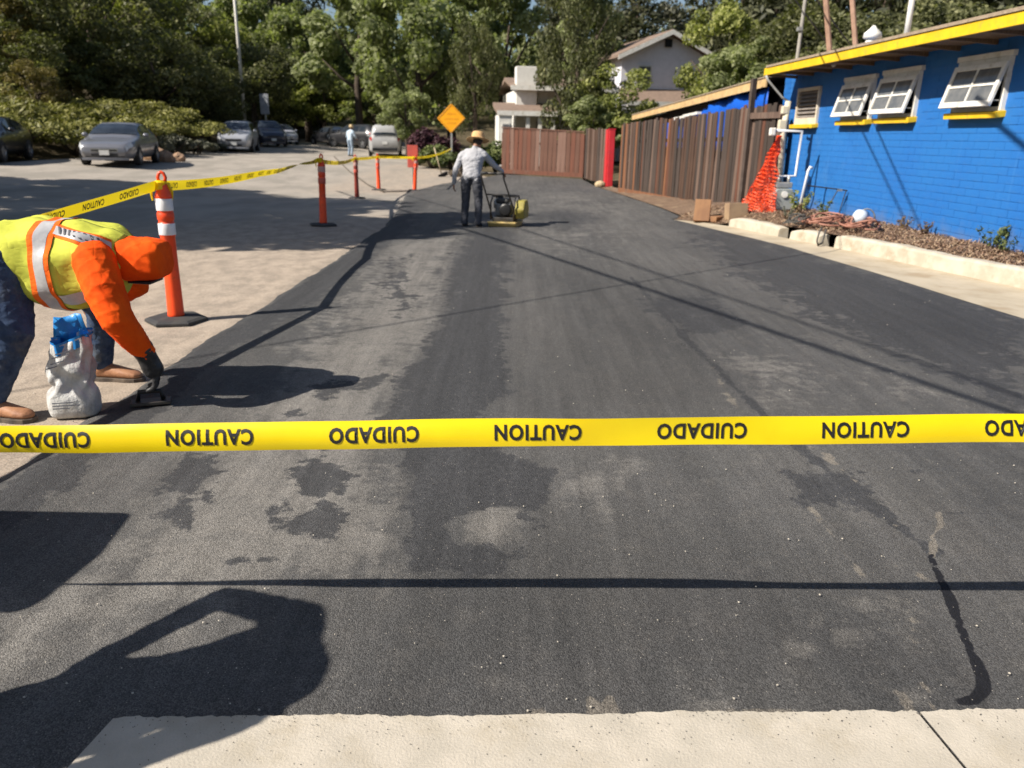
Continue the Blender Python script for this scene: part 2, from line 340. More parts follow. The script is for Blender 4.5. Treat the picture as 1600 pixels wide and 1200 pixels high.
    tag(strip('road', rows, XL, XR, cols, berm, m, masks), kind='structure')
road()

# concrete walk at the photographer's feet, two slabs
conc = simple('concrete_walk', (.49, .44, .365), (.41, .37, .305), .88, 9, bmp=.6, bscale=140, bdist=.004, dirt=(.37, .32, .24), dscale=4, lo=.3, hi=.7)
def slab(x0, x1, s0, s1):
    n = int((x1-x0)/.012); t = np.linspace(0, 1, n); x = x0+(x1-x0)*t
    yf = 1.575+(x+.98)*.037+.007*lump(x, 0*x, 60, 2)+.005*lump(x, 0*x, 160, 4)+.006*lump(x, 0*x, 14, 6)
    vs, fs = [], []
    for i in range(n):
        w = 1-t[i] if True else 0
        xb = x[i]+(1.57+3)*(s0*(1-t[i])+s1*t[i])
        for yy, k, z in ((yf[i], 0, .022), (yf[i], 0, .034), (1.40, .06, .036), (-3, 1, .036)):
            jag = (.004*lump(np.float64(yy*40), 0., 3, 3)+.003*lump(np.float64(yy*150), 0., 3, 5)) if i in (0, n-1) and k == .06 else 0
            vs.append((x[i]+(xb-x[i])*k+jag, yy, z))
    for i in range(n-1):
        for k in range(3): fs.append((4*i+k, 4*i+4+k, 4*i+5+k, 4*i+1+k))
    mb = MB().add(vs, fs); a = [0, 1, 2, 3]; e = 4*(n-1)
    tag(mb.build('concrete_slab', conc), 'pale concrete walk slab at the near edge of the asphalt', kind='structure')
slab(-.985, 1.066, -.10, .075)
slab(1.074, 4.2, .075, .1)

# concrete gutter apron along the right side, and the kerb
dirtyc = simple('concrete_apron', (.45, .385, .285), (.375, .315, .225), .9, 2.2, bmp=.4, bscale=60, bdist=.005, dirt=(.30, .215, .125), dscale=1.1)
KB_Y, KB_X = [-4, 1, 5, 8, 9.25, 10.54, 11.83, 12.44, 13.6, 14.9], [6.05, 6.0, 5.75, 5.34, 4.98, 4.67, 4.24, 4.05, 3.76, 3.12]
def KB(y): return np.interp(y, KB_Y, KB_X)
tag(strip('gutter', np.arange(-4, 14.91, .15), XR, KB, 12, lambda X, Y, a, b: T(X, Y)+.006-.012*np.sin(np.clip(a/(a+b+1e-6), 0, 1)*PI), dirtyc), kind='structure')
kerbm = simple('kerb_concrete', (.50, .45, .36), (.40, .35, .27), .9, 5, bmp=.5, bscale=40, bdist=.006, dirt=(.31, .25, .17), dscale=4)
for y0, y1 in ((-4, 10.98), (11.3, 11.92), (12.2, 13.65)):
    ys = np.linspace(y0, y1, max(4, int((y1-y0)/.12))); rings = []
    for i, y in enumerate(ys):
        x = float(KB(y)); z = float(T(x, y)); h = .195+.006*math.sin(y*4)+.005*math.sin(y*11)
        if y1 < 12.5 and y0 > 11 or y0 > 12: h -= .03
        e = .03 if i in (0, len(ys)-1) else 0
        rings.append([(x-.012, y, z-.1), (x+.008, y, z+h-.03-e), (x+.022, y, z+h-.008-e), (x+.045, y, z+h-e), (x+.15, y, z+h+.002-e), (x+.16, y, z-.1)])
    tag(MB().loft(rings).build('kerb', kerbm), kind='structure')

# planting bed against the blue wall: mulch, dry litter
def bed():
    m, nt, B, N, L = nodes('mulch'); co = coords(nt)
    c = mixc(nt, ramp(nt, noise(nt, co, 26, 6, .75), .36, .64), (.10, .06, .038), (.27, .175, .11))
    c = mixc(nt, ramp(nt, noise(nt, co, 2.5, 5, .6), .5, .7), c, (.27, .19, .115)); L(c, B.inputs['Base Color']); B.inputs['Roughness'].default_value = .95
    bump(nt, B, noise(nt, co, 45, 5, .7), 1.0, .03)
    left = lambda y: np.where(y < 13.7, KB(y)+.13, np.interp(y, [13.7, 14.9, 15.5, 18, 24, 28], [3.75, 3.05, 3.32, 3.32, 3.08, 2.98]))
    right = lambda y: np.interp(y, [-4, 16.2, 17.5, 24.5, 28], [6.8, 5.7, 5.1, 3.5, 3.4])
    def z(X, Y, a, b):
        hi = sst((14.1-Y)/1.2); t = a/(a+b+1e-6)
        return T(X, Y)+hi*(.165+.06*t)+(1-hi)*(.01+.13*sst(a/.9)*(Y < 17)+.05*sst(a/.8))+(.02*lump(X, Y, 9, 4)+.012*lump(X, Y, 26, 5))*sst(a/.06)
    tag(strip('planting_bed', np.arange(-4, 28, .06), left, right, 30, z, m), kind='structure')
    r = np.random.default_rng(3); n = 15000; y = r.uniform(7.4, 16, n); l = left(y); rr = right(y); t = r.uniform(0.01, .97, n); x = l+(rr-l)*t
    zz = z(x, y, x-l, rr-x)+r.uniform(.0, .03, n); a = r.uniform(0, 6.28, n); el = r.normal(0, .5, n); Ln = r.uniform(.010, .04, n); W = r.uniform(.002, .007, n)
    u = np.stack([np.cos(a)*np.cos(el), np.sin(a)*np.cos(el), np.sin(el)], -1)*Ln[:, None]; v = np.stack([-np.sin(a), np.cos(a), r.normal(0, .5, n)], -1)*W[:, None]
    c = np.stack([x, y, zz], -1); V = np.stack([c-u-v, c+u-v, c+u+v, c-u+v], 1).reshape(-1, 3)
    cm = leafmat('mulch_chips', (.08, .045, .028), (.25, .155, .10), (.42, .31, .20), .0)
    tag(link('mulch_litter', np_mesh('mulch_litter', V, np.arange(4*n).reshape(-1, 4), cm, False, {'tint': np.repeat(r.uniform(0, 1, n), 4)})), 'brown bark litter lying on the bed under the blue wall', 'mulch', kind='stuff')
bed()
# pale grit lying on the new asphalt
def grit():
    r = np.random.default_rng(11); mb = MB(); gm = simple('pale_grit', (.55, .5, .42), (.4, .36, .3), .9)
    for k in range(420):
        y = 1.3+r.exponential(2.2); x = r.uniform(-1.9, min(4, .7*y+.5)); s = r.uniform(.0015, .0042)
        if k > 300: x = float(XL(y))-r.uniform(.0, 1.2); s *= 1.6
        z = float(T(x, y))+(.022 if k <= 300 else .004)
        mb.sphere((x, y, z+s*.4), (s, s*r.uniform(.6, 1), s*.7), 5, 3)
    tag(mb.build('loose_gravel', gm), 'pale grit scattered over the asphalt', 'gravel', kind='stuff')
grit()
def crumbs():
    r = np.random.default_rng(19); mb = MB(); cm = simple('asphalt_crumb', (.03, .03, .03), (.06, .055, .05), .9)
    for k in range(700):
        x = r.uniform(-1.0, 1.6); y = 1.585+(x+.98)*.037-r.exponential(.035) if k < 420 else r.uniform(1.3, 1.6); s = r.uniform(.0006, .0018)
        if y < 1.25 or x < -1.0+(1.57-y)*.1: continue
        mb.sphere((x, y, .0365+float(T(x, y))+s*.3), (s, s*r.uniform(.6, 1), s*.6), 5, 3)
    tag(mb.build('asphalt_crumbs', cm), 'dark asphalt crumbs strewn on the concrete walk', 'gravel', kind='stuff')
crumbs()
# ------------------------------------------------------------------ shared materials
orange_plastic = simple('orange_plastic', (.95, .085, .012), (.85, .06, .01), .42, 4, spec=.5, dirt=(.45, .06, .02), dscale=7)
reflective = simple('reflective_band', (.82, .82, .84), (.68, .68, .70), .35, 9, spec=.6)
rubber = simple('black_rubber', (.035, .035, .037), (.055, .052, .048), .8, 8, bmp=.2, bscale=30)
tapem = simple('yellow_tape', (.92, .71, .005), (.86, .63, .004), .30, 3, spec=.5, stretch=(1, 1, 1))
_nt = tapem.node_tree; _tr = _nt.nodes.new('ShaderNodeBsdfTranslucent'); _tr.inputs[0].default_value = (.95, .74, .01, 1); _mx = _nt.nodes.new('ShaderNodeMixShader'); _mx.inputs[0].default_value = .25
_nt.links.new(_nt.nodes['Principled BSDF'].outputs[0], _mx.inputs[1]); _nt.links.new(_tr.outputs[0], _mx.inputs[2]); _nt.links.new(_mx.outputs[0], _nt.nodes['Material Output'].inputs[0])
black_ink = simple('black_ink', (.012, .012, .013), None, .45)
steel = simple('galvanised_steel', (.42, .42, .40), (.32, .32, .31), .45, 12, metal=.5)
dark_steel = simple('dark_steel', (.05, .05, .05), (.09, .08, .07), .5, 12, metal=.6)
white_paint = simple('white_paint', (.78, .76, .71), (.68, .66, .60), .5, 5, bmp=.06, dirt=(.5, .45, .36), dscale=6)
skin = simple('skin', (.33, .17, .10), (.28, .14, .085), .55, 9)
hairm = simple('dark_hair', (.02, .014, .01), (.035, .025, .018), .6, 40)

# ------------------------------------------------------------------ people
def vec(p): return Vector(p)
class Figure:
    """one continuous body grown from tapered limbs, then fused and smoothed"""
    def __init__(s): s.mb = MB(); s.seg = []
    def limb(s, pts, rs, lab, n=14, sub=True):
        pts = [vec(p) for p in pts]
        for p, q, a, b in zip(pts[:-1], pts[1:], rs[:-1], rs[1:]):
            s.seg.append((p, q, a, b, lab))
            s.mb.tube([p, p.lerp(q, .5), q], [a, (a+b)/2, b], n)
        for p, a in zip(pts, rs): s.mb.sphere(p, a, n, 8)
        return s
    def torso(s, rings, lat, lab):
        cs = [vec(r[0]) for r in rings]; lat = vec(lat).normalized(); R_ = []
        for i, (c, w, d) in enumerate(rings):
            c = vec(c); t = (cs[min(i+1, len(cs)-1)]-cs[max(i-1, 0)]).normalized(); up = lat.cross(t).normalized()
            R_.append([c+lat*w*math.copysign(abs(math.cos(a))**.85, math.cos(a))+up*d*math.copysign(abs(math.sin(a))**.85, math.sin(a)) for a in [2*PI*j/24 for j in range(24)]])
        s.mb.loft(R_)
        for (c, w, d), (c2, w2, d2) in zip(rings[:-1], rings[1:]): s.seg.append((vec(c), vec(c2), (w+d)/2, (w2+d2)/2, lab))
        return s
    def head(s, c, face, lab='skin', r=.1, up=(0, 0, 1)):
        """skull, jaw, nose, ears, eyes; face = the way it looks"""
        c = vec(c); f = vec(face).normalized(); u = (vec(up)-f*vec(up).dot(f)).normalized(); l = u.cross(f)
        def e(o, rr, n=12):
            M_ = Matrix((f, l, u)).transposed(); b = MB().sphere((0, 0, 0), rr, n, 8)
            s.mb.add([c+f*o[0]+l*o[1]+u*o[2]+M_@Vector(p) for p in b.v], b.f)
        k = r/.1
        e((-.005*k, 0, .012*k), (.095*k, .078*k, .098*k)); e((.03*k, 0, -.06*k), (.058*k, .055*k, .06*k)); e((.088*k, 0, -.012*k), (.016*k, .012*k, .024*k), 8); e((.07*k, 0, -.055*k), (.018*k, .026*k, .01*k), 8)
        for q in (-1, 1):
            e((0, .078*k*q, -.005*k), (.02*k, .012*k, .032*k), 8); e((.076*k, .032*k*q, .015*k), (.014*k, .02*k, .011*k), 8)
        s.seg.append((c, c+f*.02, .09*k, .09*k, lab)); return s
    def hand(s, w, d, palm, lab='skin', k=1.0, curl=.5, fr=.0085):
        """w wrist, d direction of the hand, palm = normal out of the palm"""
        w = vec(w); d = vec(d).normalized(); p = (vec(palm)-d*vec(palm).dot(d)).normalized(); x = d.cross(p)
        for t in (-.024, -.008, .008, .024): s.limb([w+x*t*.6*k, w+d*.085*k+x*t*1.15*k], [.015*k, .0125*k], lab, 8)
        for t, L_ in ((-.03, .062), (-.01, .078), (.01, .084), (.03, .074)):
            a = w+d*.085*k+x*t*k; e1 = (d*math.cos(curl*.6)+p*math.sin(curl*.6)).normalized(); e2 = (d*math.cos(curl*1.7)+p*math.sin(curl*1.7)).normalized(); e3 = (d*math.cos(curl*2.5)+p*math.sin(curl*2.5)).normalized()
            b = a+e1*L_*.48*k; c = b+e2*L_*.32*k; s.limb([a, b, c, c+e3*L_*.24*k], [fr*1.08*k, fr*k, fr*.92*k, fr*.8*k], lab, 7)
        a = w+d*.028*k+x*.03*k; b = a+(x*.55+d*.7+p*.35).normalized()*.045*k; s.limb([a, b, b+(d*.85+p*.5).normalized()*.03*k], [.0135*k, .0105*k, .0085*k], lab, 7)
        return s
    def build(s, name, parent, mats, voxel=.011, smooth=5, crease=0):
        labs = list(mats); me0 = s.mb.mesh('raw', []); o = bpy.data.objects.new('raw', me0); COL.objects.link(o)
        m = o.modifiers.new('r', 'REMESH'); m.mode = 'VOXEL'; m.voxel_size = voxel
        m2 = o.modifiers.new('s', 'SMOOTH'); m2.factor = .5; m2.iterations = smooth
        me = bpy.data.meshes.new_from_object(o.evaluated_get(bpy.context.evaluated_depsgraph_get())); bpy.data.objects.remove(o)
        me.name = name; me.materials.clear()
        for l in labs: me.materials.append(mats[l])
        n = len(me.polygons); C = np.empty(n*3, np.float32); me.polygons.foreach_get('center', C); C = C.reshape(-1, 3)
        best = np.full(n, 1e9); lab = np.zeros(n, np.int32)
        for p, q, a, b, l in s.seg:
            p = np.array(p); e = np.array(q)-p; t = np.clip((C-p)@e/max(e@e, 1e-9), 0, 1)
            d = np.linalg.norm(C-p-t[:, None]*e, axis=1)-(a*(1-t)+b*t); w = d < best; best[w] = d[w]; lab[w] = labs.index(l)
        if crease:
            nv = len(me.vertices); V = np.empty(nv*3, np.float32); Nn = np.empty(nv*3, np.float32); me.vertices.foreach_get('co', V); me.vertices.foreach_get('normal', Nn); V = V.reshape(-1, 3); Nn = Nn.reshape(-1, 3)
            wx, wy, wz = [V@np.array(q)+.6*np.sin(V@np.array(q2)) for q, q2 in (((27, 12, 21), (13, 21, 7)), ((-17, 23, 30), (9, -14, 19)), ((11, -33, 37), (17, 6, -12)))]
            f = -np.abs(np.sin(wx))**.5*.45-np.abs(np.sin(wy*1.3))**.5*.35-.25*np.abs(np.sin(wz*1.9))+.6
            cl = np.zeros(nv, bool); pv = np.empty(len(me.loops), np.int32); me.loops.foreach_get('vertex_index', pv); ls = np.empty(n, np.int32); me.polygons.foreach_get('loop_start', ls)
            for l in range(len(labs)):
                if labs[l] != 'skin':
                    for q in range(4): cl[pv[np.minimum(ls[lab == l]+q, len(pv)-1)]] = True
            V += Nn*(f*crease*cl)[:, None]; me.vertices.foreach_set('co', np.ascontiguousarray(V.ravel()))
        me.polygons.foreach_set('material_index', lab); me.polygons.foreach_set('use_smooth', [True]*n); me.update()
        return link(name, me, parent)
def fused(mb, name, mats, parent, voxel=.008, smooth=4, crease=0):
    f = Figure(); f.mb = mb; f.seg = [(Vector((0, 0, 0)), Vector((0, 0, .1)), 1, 1, 'a')]; return f.build(name, parent, {'a': mats}, voxel, smooth, crease)
def boot(name, ank, toe, mat_, sole_, parent, h=.13, k=1.0):
    """work boot from the ankle shaft to the toe, with its own sole"""
    ank = vec(ank); toe = vec(toe); g = toe.z-.045*k; d = (toe-ank); d.z = 0; L_ = d.length; d.normalize(); x = Vector((-d.y, d.x, 0)); heel = Vector((ank.x, ank.y, 0))-d*.055*k
    mb = MB(); tot = L_+.055*k+.03*k
    def ring(t, w, h0, h1): return [heel+d*tot*t+x*w*k*math.cos(a)+Vector((0, 0, g+h0+(h1-h0)*(.5+.5*math.sin(a)))) for a in [2*PI*j/14 for j in range(14)]]
    mb.loft([ring(.0, .018, .03, .07), ring(.06, .036, .015, .095), ring(.25, .042, .012, .11*k), ring(.5, .044, .012, .095*k), ring(.72, .05, .012, .075*k), ring(.9, .044, .012, .062*k), ring(1., .018, .02, .045*k)])
    mb.tube([Vector((ank.x, ank.y, g+.06)), Vector((ank.x, ank.y, g+h))], [.05*k, .055*k], 14)
    b = fused(mb, name, mat_, parent, .009, 4); sm = MB()
    sm.loft([[heel+d*tot*t+x*w*k*q+Vector((0, 0, g+z)) for q, z in ((-1, -.004), (1, -.004), (1, .022), (-1, .022))] for t, w in ((-.03, .022), (.03, .038), (.25, .044), (.45, .04), (.7, .053), (.9, .048), (1.03, .02))])
    sm.build('sole', sole_, b, bevel=.004); return b
def cloth(name, a, b, sc=14, bm=.55, rough=.85, stretch=None, dirt=None):
    m = simple(name, a, b, rough, sc, spec=.15, dirt=dirt, dscale=5); nt = m.node_tree; co = coords(nt)
    n1 = math_(nt, 'ABSOLUTE', math_(nt, 'SUBTRACT', noise(nt, co, sc*.75, 2, .5, (1, 1, .55)), .5)); n2 = math_(nt, 'ABSOLUTE', math_(nt, 'SUBTRACT', noise(nt, co, sc*1.7, 2, .5, (.6, 1, 1)), .5))
    h = math_(nt, 'ADD', math_(nt, 'POWER', n1, .6), math_(nt, 'MULTIPLY', math_(nt, 'POWER', n2, .7), .5)); bump(nt, nt.nodes['Principled BSDF'], h, bm, .05); return m
jeans = cloth('worn_denim', (.055, .085, .15), (.025, .042, .085), 11, .28, dirt=(.12, .13, .14))
orange_cloth = cloth('orange_cloth', (.92, .105, .006), (.82, .075, .004), 8, .2)
hivis = cloth('yellow_mesh_vest', (.60, .61, .085), (.51, .53, .07), 8, .22)
vest_trim = cloth('orange_trim', (.93, .17, .02), (.85, .13, .015), 12, .3)
silver_tape = simple('silver_tape', (.50, .49, .49), (.40, .40, .41), .38, 14, spec=.5, bmp=.3, bscale=20)
leather = simple('tan_leather', (.42, .21, .11), (.30, .14, .075), .6, 12, bmp=.3, bscale=40)
sole = simple('boot_sole', (.05, .04, .035), (.13, .10, .075), .8, 12)
blackglove = simple('black_glove', (.016, .016, .018), (.04, .04, .042), .5, 25, bmp=.5, bscale=50)

def bent_worker():
    g = float(T(-2.45, 4.0)); t = thing('person', 'worker in yellow safety vest and orange hooded shirt bending down to the asphalt edge', 'person', (-2.45, 4.0, g))
    w = lambda x, y, z: Vector((x+2.45, y-4.0, z))
    f = Figure(); J = 'jeans'; O = 'shirt'
    f.limb([w(-2.60, 3.88, .80), w(-2.525, 3.77, .46), w(-2.66, 3.72, .13)], [.145, .098, .07], J)      # near leg
    f.limb([w(-2.60, 4.16, .80), w(-2.38, 4.36, .47), w(-2.46, 4.41, .12)], [.13, .085, .068], J)
    f.torso([(w(-2.72, 4.02, .80), .15, .12), (w(-2.63, 4.02, .83), .18, .15), (w(-2.52, 4.02, .82), .17, .15)], (0, 1, 0), J)
    f.torso([(w(-2.56, 4.02, .82), .17, .14), (w(-2.40, 4.02, .80), .175, .15), (w(-2.20, 4.01, .785), .19, .15), (w(-2.08, 4.0, .785), .17, .12), (w(-2.0, 4.0, .785), .085, .08)], (0, 1, 0), O)
    f.limb([w(-2.02, 4.0, .785), w(-1.93, 4.0, .80)], [.07, .06], O)
    f.head(w(-1.92, 4.0, .795), (.3, 0, -.95), 'skin', .088, (1, 0, .3))
    # near arm, loose sleeve, reaching to the ground
    f.limb([w(-2.105, 3.845, .81), w(-2.035, 3.775, .67), w(-1.975, 3.735, .545)], [.105, .098, .082], O)
    f.limb([w(-1.975, 3.735, .545), w(-1.94, 3.79, .43), w(-1.915, 3.845, .345)], [.083, .072, .056], O)
    f.limb([w(-1.915, 3.845, .345), w(-1.91, 3.87, .30)], [.04, .034], 'skin')
    # far arm braced on the far knee
    f.limb([w(-2.10, 4.17, .80), w(-2.16, 4.34, .60), w(-2.33, 4.36, .50)], [.095, .078, .055], O)
    f.hand(w(-2.33, 4.36, .50), (-.85, -.1, -.2), (0, -.1, -1), 'skin', 1, .4, .010)
    f.build('body', t, {'jeans': jeans, 'shirt': orange_cloth, 'skin': skin}, .0072, 8, .010)
    # hood pulled over the head
    hb = MB()
    def hr(x, zc, hz, hy): return [w(x, 3.995+hy*math.copysign(abs(math.cos(q))**.6, math.cos(q)), zc+hz*math.copysign(abs(math.sin(q))**.6, math.sin(q))) for q in [2*PI*j/24 for j in range(24)]]
    hb.loft([hr(-2.05, .80, .09, .10), hr(-2.01, .80, .115, .115), hr(-1.97, .797, .113, .118), hr(-1.91, .80, .108, .122), hr(-1.845, .80, .102, .115), hr(-1.812, .80, .088, .098), hr(-1.80, .80, .06, .07)])
    hood = fused(hb, 'hood', orange_cloth, t, .0075, 5, .009)
    MB().box(w(-1.93, 3.995, .687), (.12, .15, .014), ry=.04).build('cap_brim', black_ink, hood, bevel=.005)
    # glove with separate fingers, closed on a small black float
    gf = Figure(); gf.limb([w(-1.920, 3.835, .365), w(-1.912, 3.862, .31), w(-1.90, 3.888, .235)], [.058, .05, .054], 'g'); gf.limb([w(-1.925, 3.90, .245), w(-1.875, 3.875, .245)], [.034, .034], 'g'); gf.hand(w(-1.905, 3.875, .30), (.10, .24, -.95), (-.9, -.2, -.1), 'g', 1.32, .55, .0115)
    gl = gf.build('glove', t, {'g': blackglove}, .0055, 3)
    MB().tube([w(-1.94, 3.83, .338), w(-1.925, 3.875, .345)], .004, 6).build('cuff_tag', steel, gl)
    # vest: an outer shell over the back, open at the armholes
    RG = [(-2.665, .800, .165, .205), (-2.60, .800, .180, .215), (-2.50, .795, .192, .222), (-2.38, .785, .205, .225), (-2.26, .778, .205, .225), (-2.15, .780, .188, .222), (-2.07, .788, .160, .190), (-2.015, .795, .118, .135), (-1.99, .80, .10, .115)]
    X = [r[0] for r in RG]
    def V(x, a, off=0):
        zc = np.interp(x, X, [r[1] for r in RG]); d = np.interp(x, X, [r[2] for r in RG])+off; ww = np.interp(x, X, [r[3] for r in RG])+off
        ss, cc = math.sin(a), math.cos(a); sag = .035*max(0, -cc)*sst((x+2.62)/.2)*sst((-2.02-x)/.12)
        fold = .007*math.sin(a*5+x*22)+.006*math.sin(a*3-x*31+1)+.004*math.sin(a*11+x*9)
        return w(x, 4.01-(ww+fold)*math.copysign(abs(ss)**.8, ss), zc+(d+fold)*math.copysign(abs(cc)**.8, cc)-sag)
    def patch(x0, x1, a0, a1, off, nx=14, na=40):
        mb = MB(); mb.loft([[V(x0(a0+(a1-a0)*j/na)+(x1(a0+(a1-a0)*j/na)-x0(a0+(a1-a0)*j/na))*i/nx, a0+(a1-a0)*j/na, off) for j in range(na+1)] for i in range(nx+1)], False, closed=False); return mb
    k = lambda c: (lambda a: c)
    v = patch(lambda a: -2.665+.03*math.sin(a*3), k(-1.992), 0, 2*PI, .006, 34, 60).build('vest', hivis, t, True)
    so = v.modifiers.new('thick', 'SOLIDIFY'); so.thickness = .004
    slant = lambda c: (lambda a: c+.012*math.cos(a))
    patch(slant(-2.372), slant(-2.312), 0, 2*PI, .013, 4, 60).build('reflective_stripe', silver_tape, v, True)
    patch(slant(-2.402), slant(-2.372), 0, 2*PI, .012, 3, 60).build('trim', vest_trim, v, True); patch(slant(-2.312), slant(-2.287), 0, 2*PI, .012, 3, 60).build('trim', vest_trim, v, True)
    def lane(a0, a1, lo, hi, name, m_, off):
        mb = MB(); mb.loft([[V(x, aa+(q-.5)*wd, off) for q in (0, .25, .5, .75, 1)] for x, aa, wd in [(-2.287+i*.02, a0+(a1-a0)*i/13, lo+(hi-lo)*i/13) for i in range(14)]], False, closed=False); mb.build(name, m_, v, True)
    for sg in (1, -1):
        lane(sg*.62, sg*.98, .42, .56, 'trim', vest_trim, .010); lane(sg*.62, sg*.98, .27, .36, 'reflective_stripe', silver_tape, .013)
        lane(sg*2.25, sg*2.1, .30, .30, 'reflective_stripe', silver_tape, .012)
    # black hatching printed on the shoulder stripe
    hb = MB()
    for i in range(8):
        x = -2.275+i*.028; a = .62+.36*(x+2.287)/.26; hb.quad(V(x, a-.13, .016), V(x+.011, a-.13, .016), V(x+.03, a+.12, .016), V(x+.019, a+.12, .016))
    hb.build('stripe_hatching', simple('hatch_grey', (.10, .10, .11), None, .5), v)
    MB().loft([[w(-2.66+.012*i, 4.02+.19*math.cos(a)*(1-.1*i), .80+.155*math.sin(a)) for a in [2*PI*j/24 for j in range(24)]] for i in range(3)], False).build('belt', black_ink, t, True)
    boot('boot', w(-2.67, 3.72, .1), w(-2.485, 3.70, .045), leather, sole, t); boot('boot', w(-2.46, 4.41, .1), w(-2.25, 4.40, .045), leather, sole, t)
    # the float he presses down with
    q = thing('hand_float', 'small black hand float held against the asphalt edge by the bending worker', 'hand tool', (-1.955, 3.93, g+.035))
    MB().box((0, 0, 0), (.20, .085, .018), rz=.35).build('blade', dark_steel, q, bevel=.003); MB().tube([(-.06, -.02, .01), (-.05, -.018, .06), (.05, .018, .06), (.06, .02, .01)], .013, 8).build('handle', black_ink, q, True)
bent_worker()

def standing_person(name_label, loc, rz, pose, mats, hat=None, k=1.0, vox=.013, bootm=None, group=None, tuck=True):
    """pose: dict of joints in metres, +Y is the way the figure faces"""
    t = thing('person', name_label, 'person', loc, rz, group); P = {a: Vector(b)*k for a, b in pose.items()}; f = Figure()
    for sd in 'LR':
        f.limb([P['hip'+sd], P['knee'+sd], P['ank'+sd]], [.10*k, .076*k, .062*k], 'legs')
        f.limb([P['sh'+sd], P['el'+sd], P['wr'+sd]], [.064*k, .052*k, .04*k], 'top')
        d = pose.get('hd'+sd, (0, .1, -1)); f.hand(P['wr'+sd], d, pose.get('pm'+sd, (0, 1, 0)), 'skin', k, pose.get('curl'+sd, (.5,))[0] if isinstance(pose.get('curl'+sd), tuple) else .5, .0095)
    f.torso([(P['pel'], .165*k, .115*k), (P['pel'].lerp(P['ches'], .3), .165*k, .115*k)], (1, 0, 0), 'legs')
    f.torso([(P['pel'].lerp(P['ches'], .08), .172*k, .125*k), (P['pel'].lerp(P['ches'], .5), .165*k, .12*k), (P['ches'], .195*k, .13*k), (P['ches'].lerp(P['neck'], .6), .15*k, .09*k), (P['neck'], .06*k, .058*k)], (1, 0, 0), 'top')
    for sd in 'LR':
        f.limb([P['neck'].lerp(P['ches'], .35), P['neck'].lerp(P['sh'+sd], .55), P['sh'+sd]], [.075*k, .07*k, .066*k], 'top'); f.limb([P['ches'].lerp(P['pel'], .2), P['sh'+sd].lerp(P['ches'], .2)], [.11*k, .07*k], 'top')
    f.limb([P['neck'], P['head']], [.056*k, .05*k], 'skin'); f.head(P['head'], pose['look'], 'skin', .1*k)
    f.build('body', t, mats, vox, 5, .012)
    hb = MB().sphere(P['head']+Vector((0, -.008, .028))*k, (.086*k, .098*k, .094*k), 14, 8); hb.v = [p for p in hb.v]; hb.build('hair', hairm, t, True)
    for sd in 'LR': boot('boot', (P['ank'+sd].x, P['ank'+sd].y, .1), (P['ank'+sd].x, P['ank'+sd].y+.16*k, .045), bootm or black_ink, sole, t, .12, .95*k)
    if hat:
        m_, rb, rc, hc, tl = hat; c = P['head']+Vector((0, 0, .055))*k
        hm = MB(); pr = [(rb*.99, -.022), (rb, -.02), (rb*.8, -.004), (rc*1.06, .004), (rc, .03), (rc*.97, hc*.7), (rc*.86, hc*.95), (rc*.5, hc*1.02), (.004, hc*.99)]
        hm.lathe([(r*k, z*k) for r, z in pr], 28, c); ho = hm.build('hat', m_, t, True); ho.location = (0, 0, 0)
        for v in ho.data.vertices:
            p = Vector(v.co)-c; v.co = c+Matrix.Rotation(tl, 3, 'X')@p+Vector((0, 0, .006*math.sin(math.atan2(p.y, p.x)*2)*(p.xy.length/.2)))
        MB().lathe([(rc*1.075*k, .004*k), (rc*1.06*k, .03*k)], 28, c+Vector((0, 0, .004))).build('hat_band', simple('hat_band', (.30, .16, .06), None, .8), ho, True)
    return t, P
straw = simple('straw', (.66, .42, .20), (.50, .30, .13), .8, 60, bmp=.5, bscale=120, bdist=.004)
grey_shirt = cloth('pale_grey_shirt', (.44, .44, .46), (.37, .37, .39), 7, .6)
slate = cloth('slate_trousers', (.085, .087, .10), (.06, .062, .072), 10, .7)
SP = gt(737, 355)
standing_person('worker in straw hat and pale grey shirt seen from behind, steering the compactor', SP, R(-8),
    {'hipL': (-.10, 0, .80), 'hipR': (.10, 0, .80), 'kneeL': (-.115, .03, .44), 'kneeR': (.12, .02, .44), 'ankL': (-.13, -.02, .09), 'ankR': (.13, -.06, .09), 'pel': (0, 0, .82), 'ches': (.01, .07, 1.16), 'neck': (.03, .13, 1.34), 'head': (.07, .20, 1.44),
     'look': (.35, 1, -.5), 'shL': (-.19, .08, 1.22), 'elL': (-.30, .04, .97), 'wrL': (-.34, .09, .75), 'hdL': (-.05, .1, -1), 'pmL': (.9, .1, 0), 'shR': (.21, .10, 1.23), 'elR': (.37, .22, 1.05), 'wrR': (.47, .42, .95), 'hdR': (.3, .75, -.5), 'pmR': (-.2, .2, -1)},
    {'legs': slate, 'top': grey_shirt, 'skin': skin}, (straw, .20, .115, .12, -.32), .955, .012)
pale_blue = cloth('pale_blue_shirt', (.52, .62, .72), (.42, .52, .62), 9, .6); tan_hat = simple('tan_hat', (.58, .45, .26), (.48, .36, .2), .8, 40)
FP = gt(548, 244)
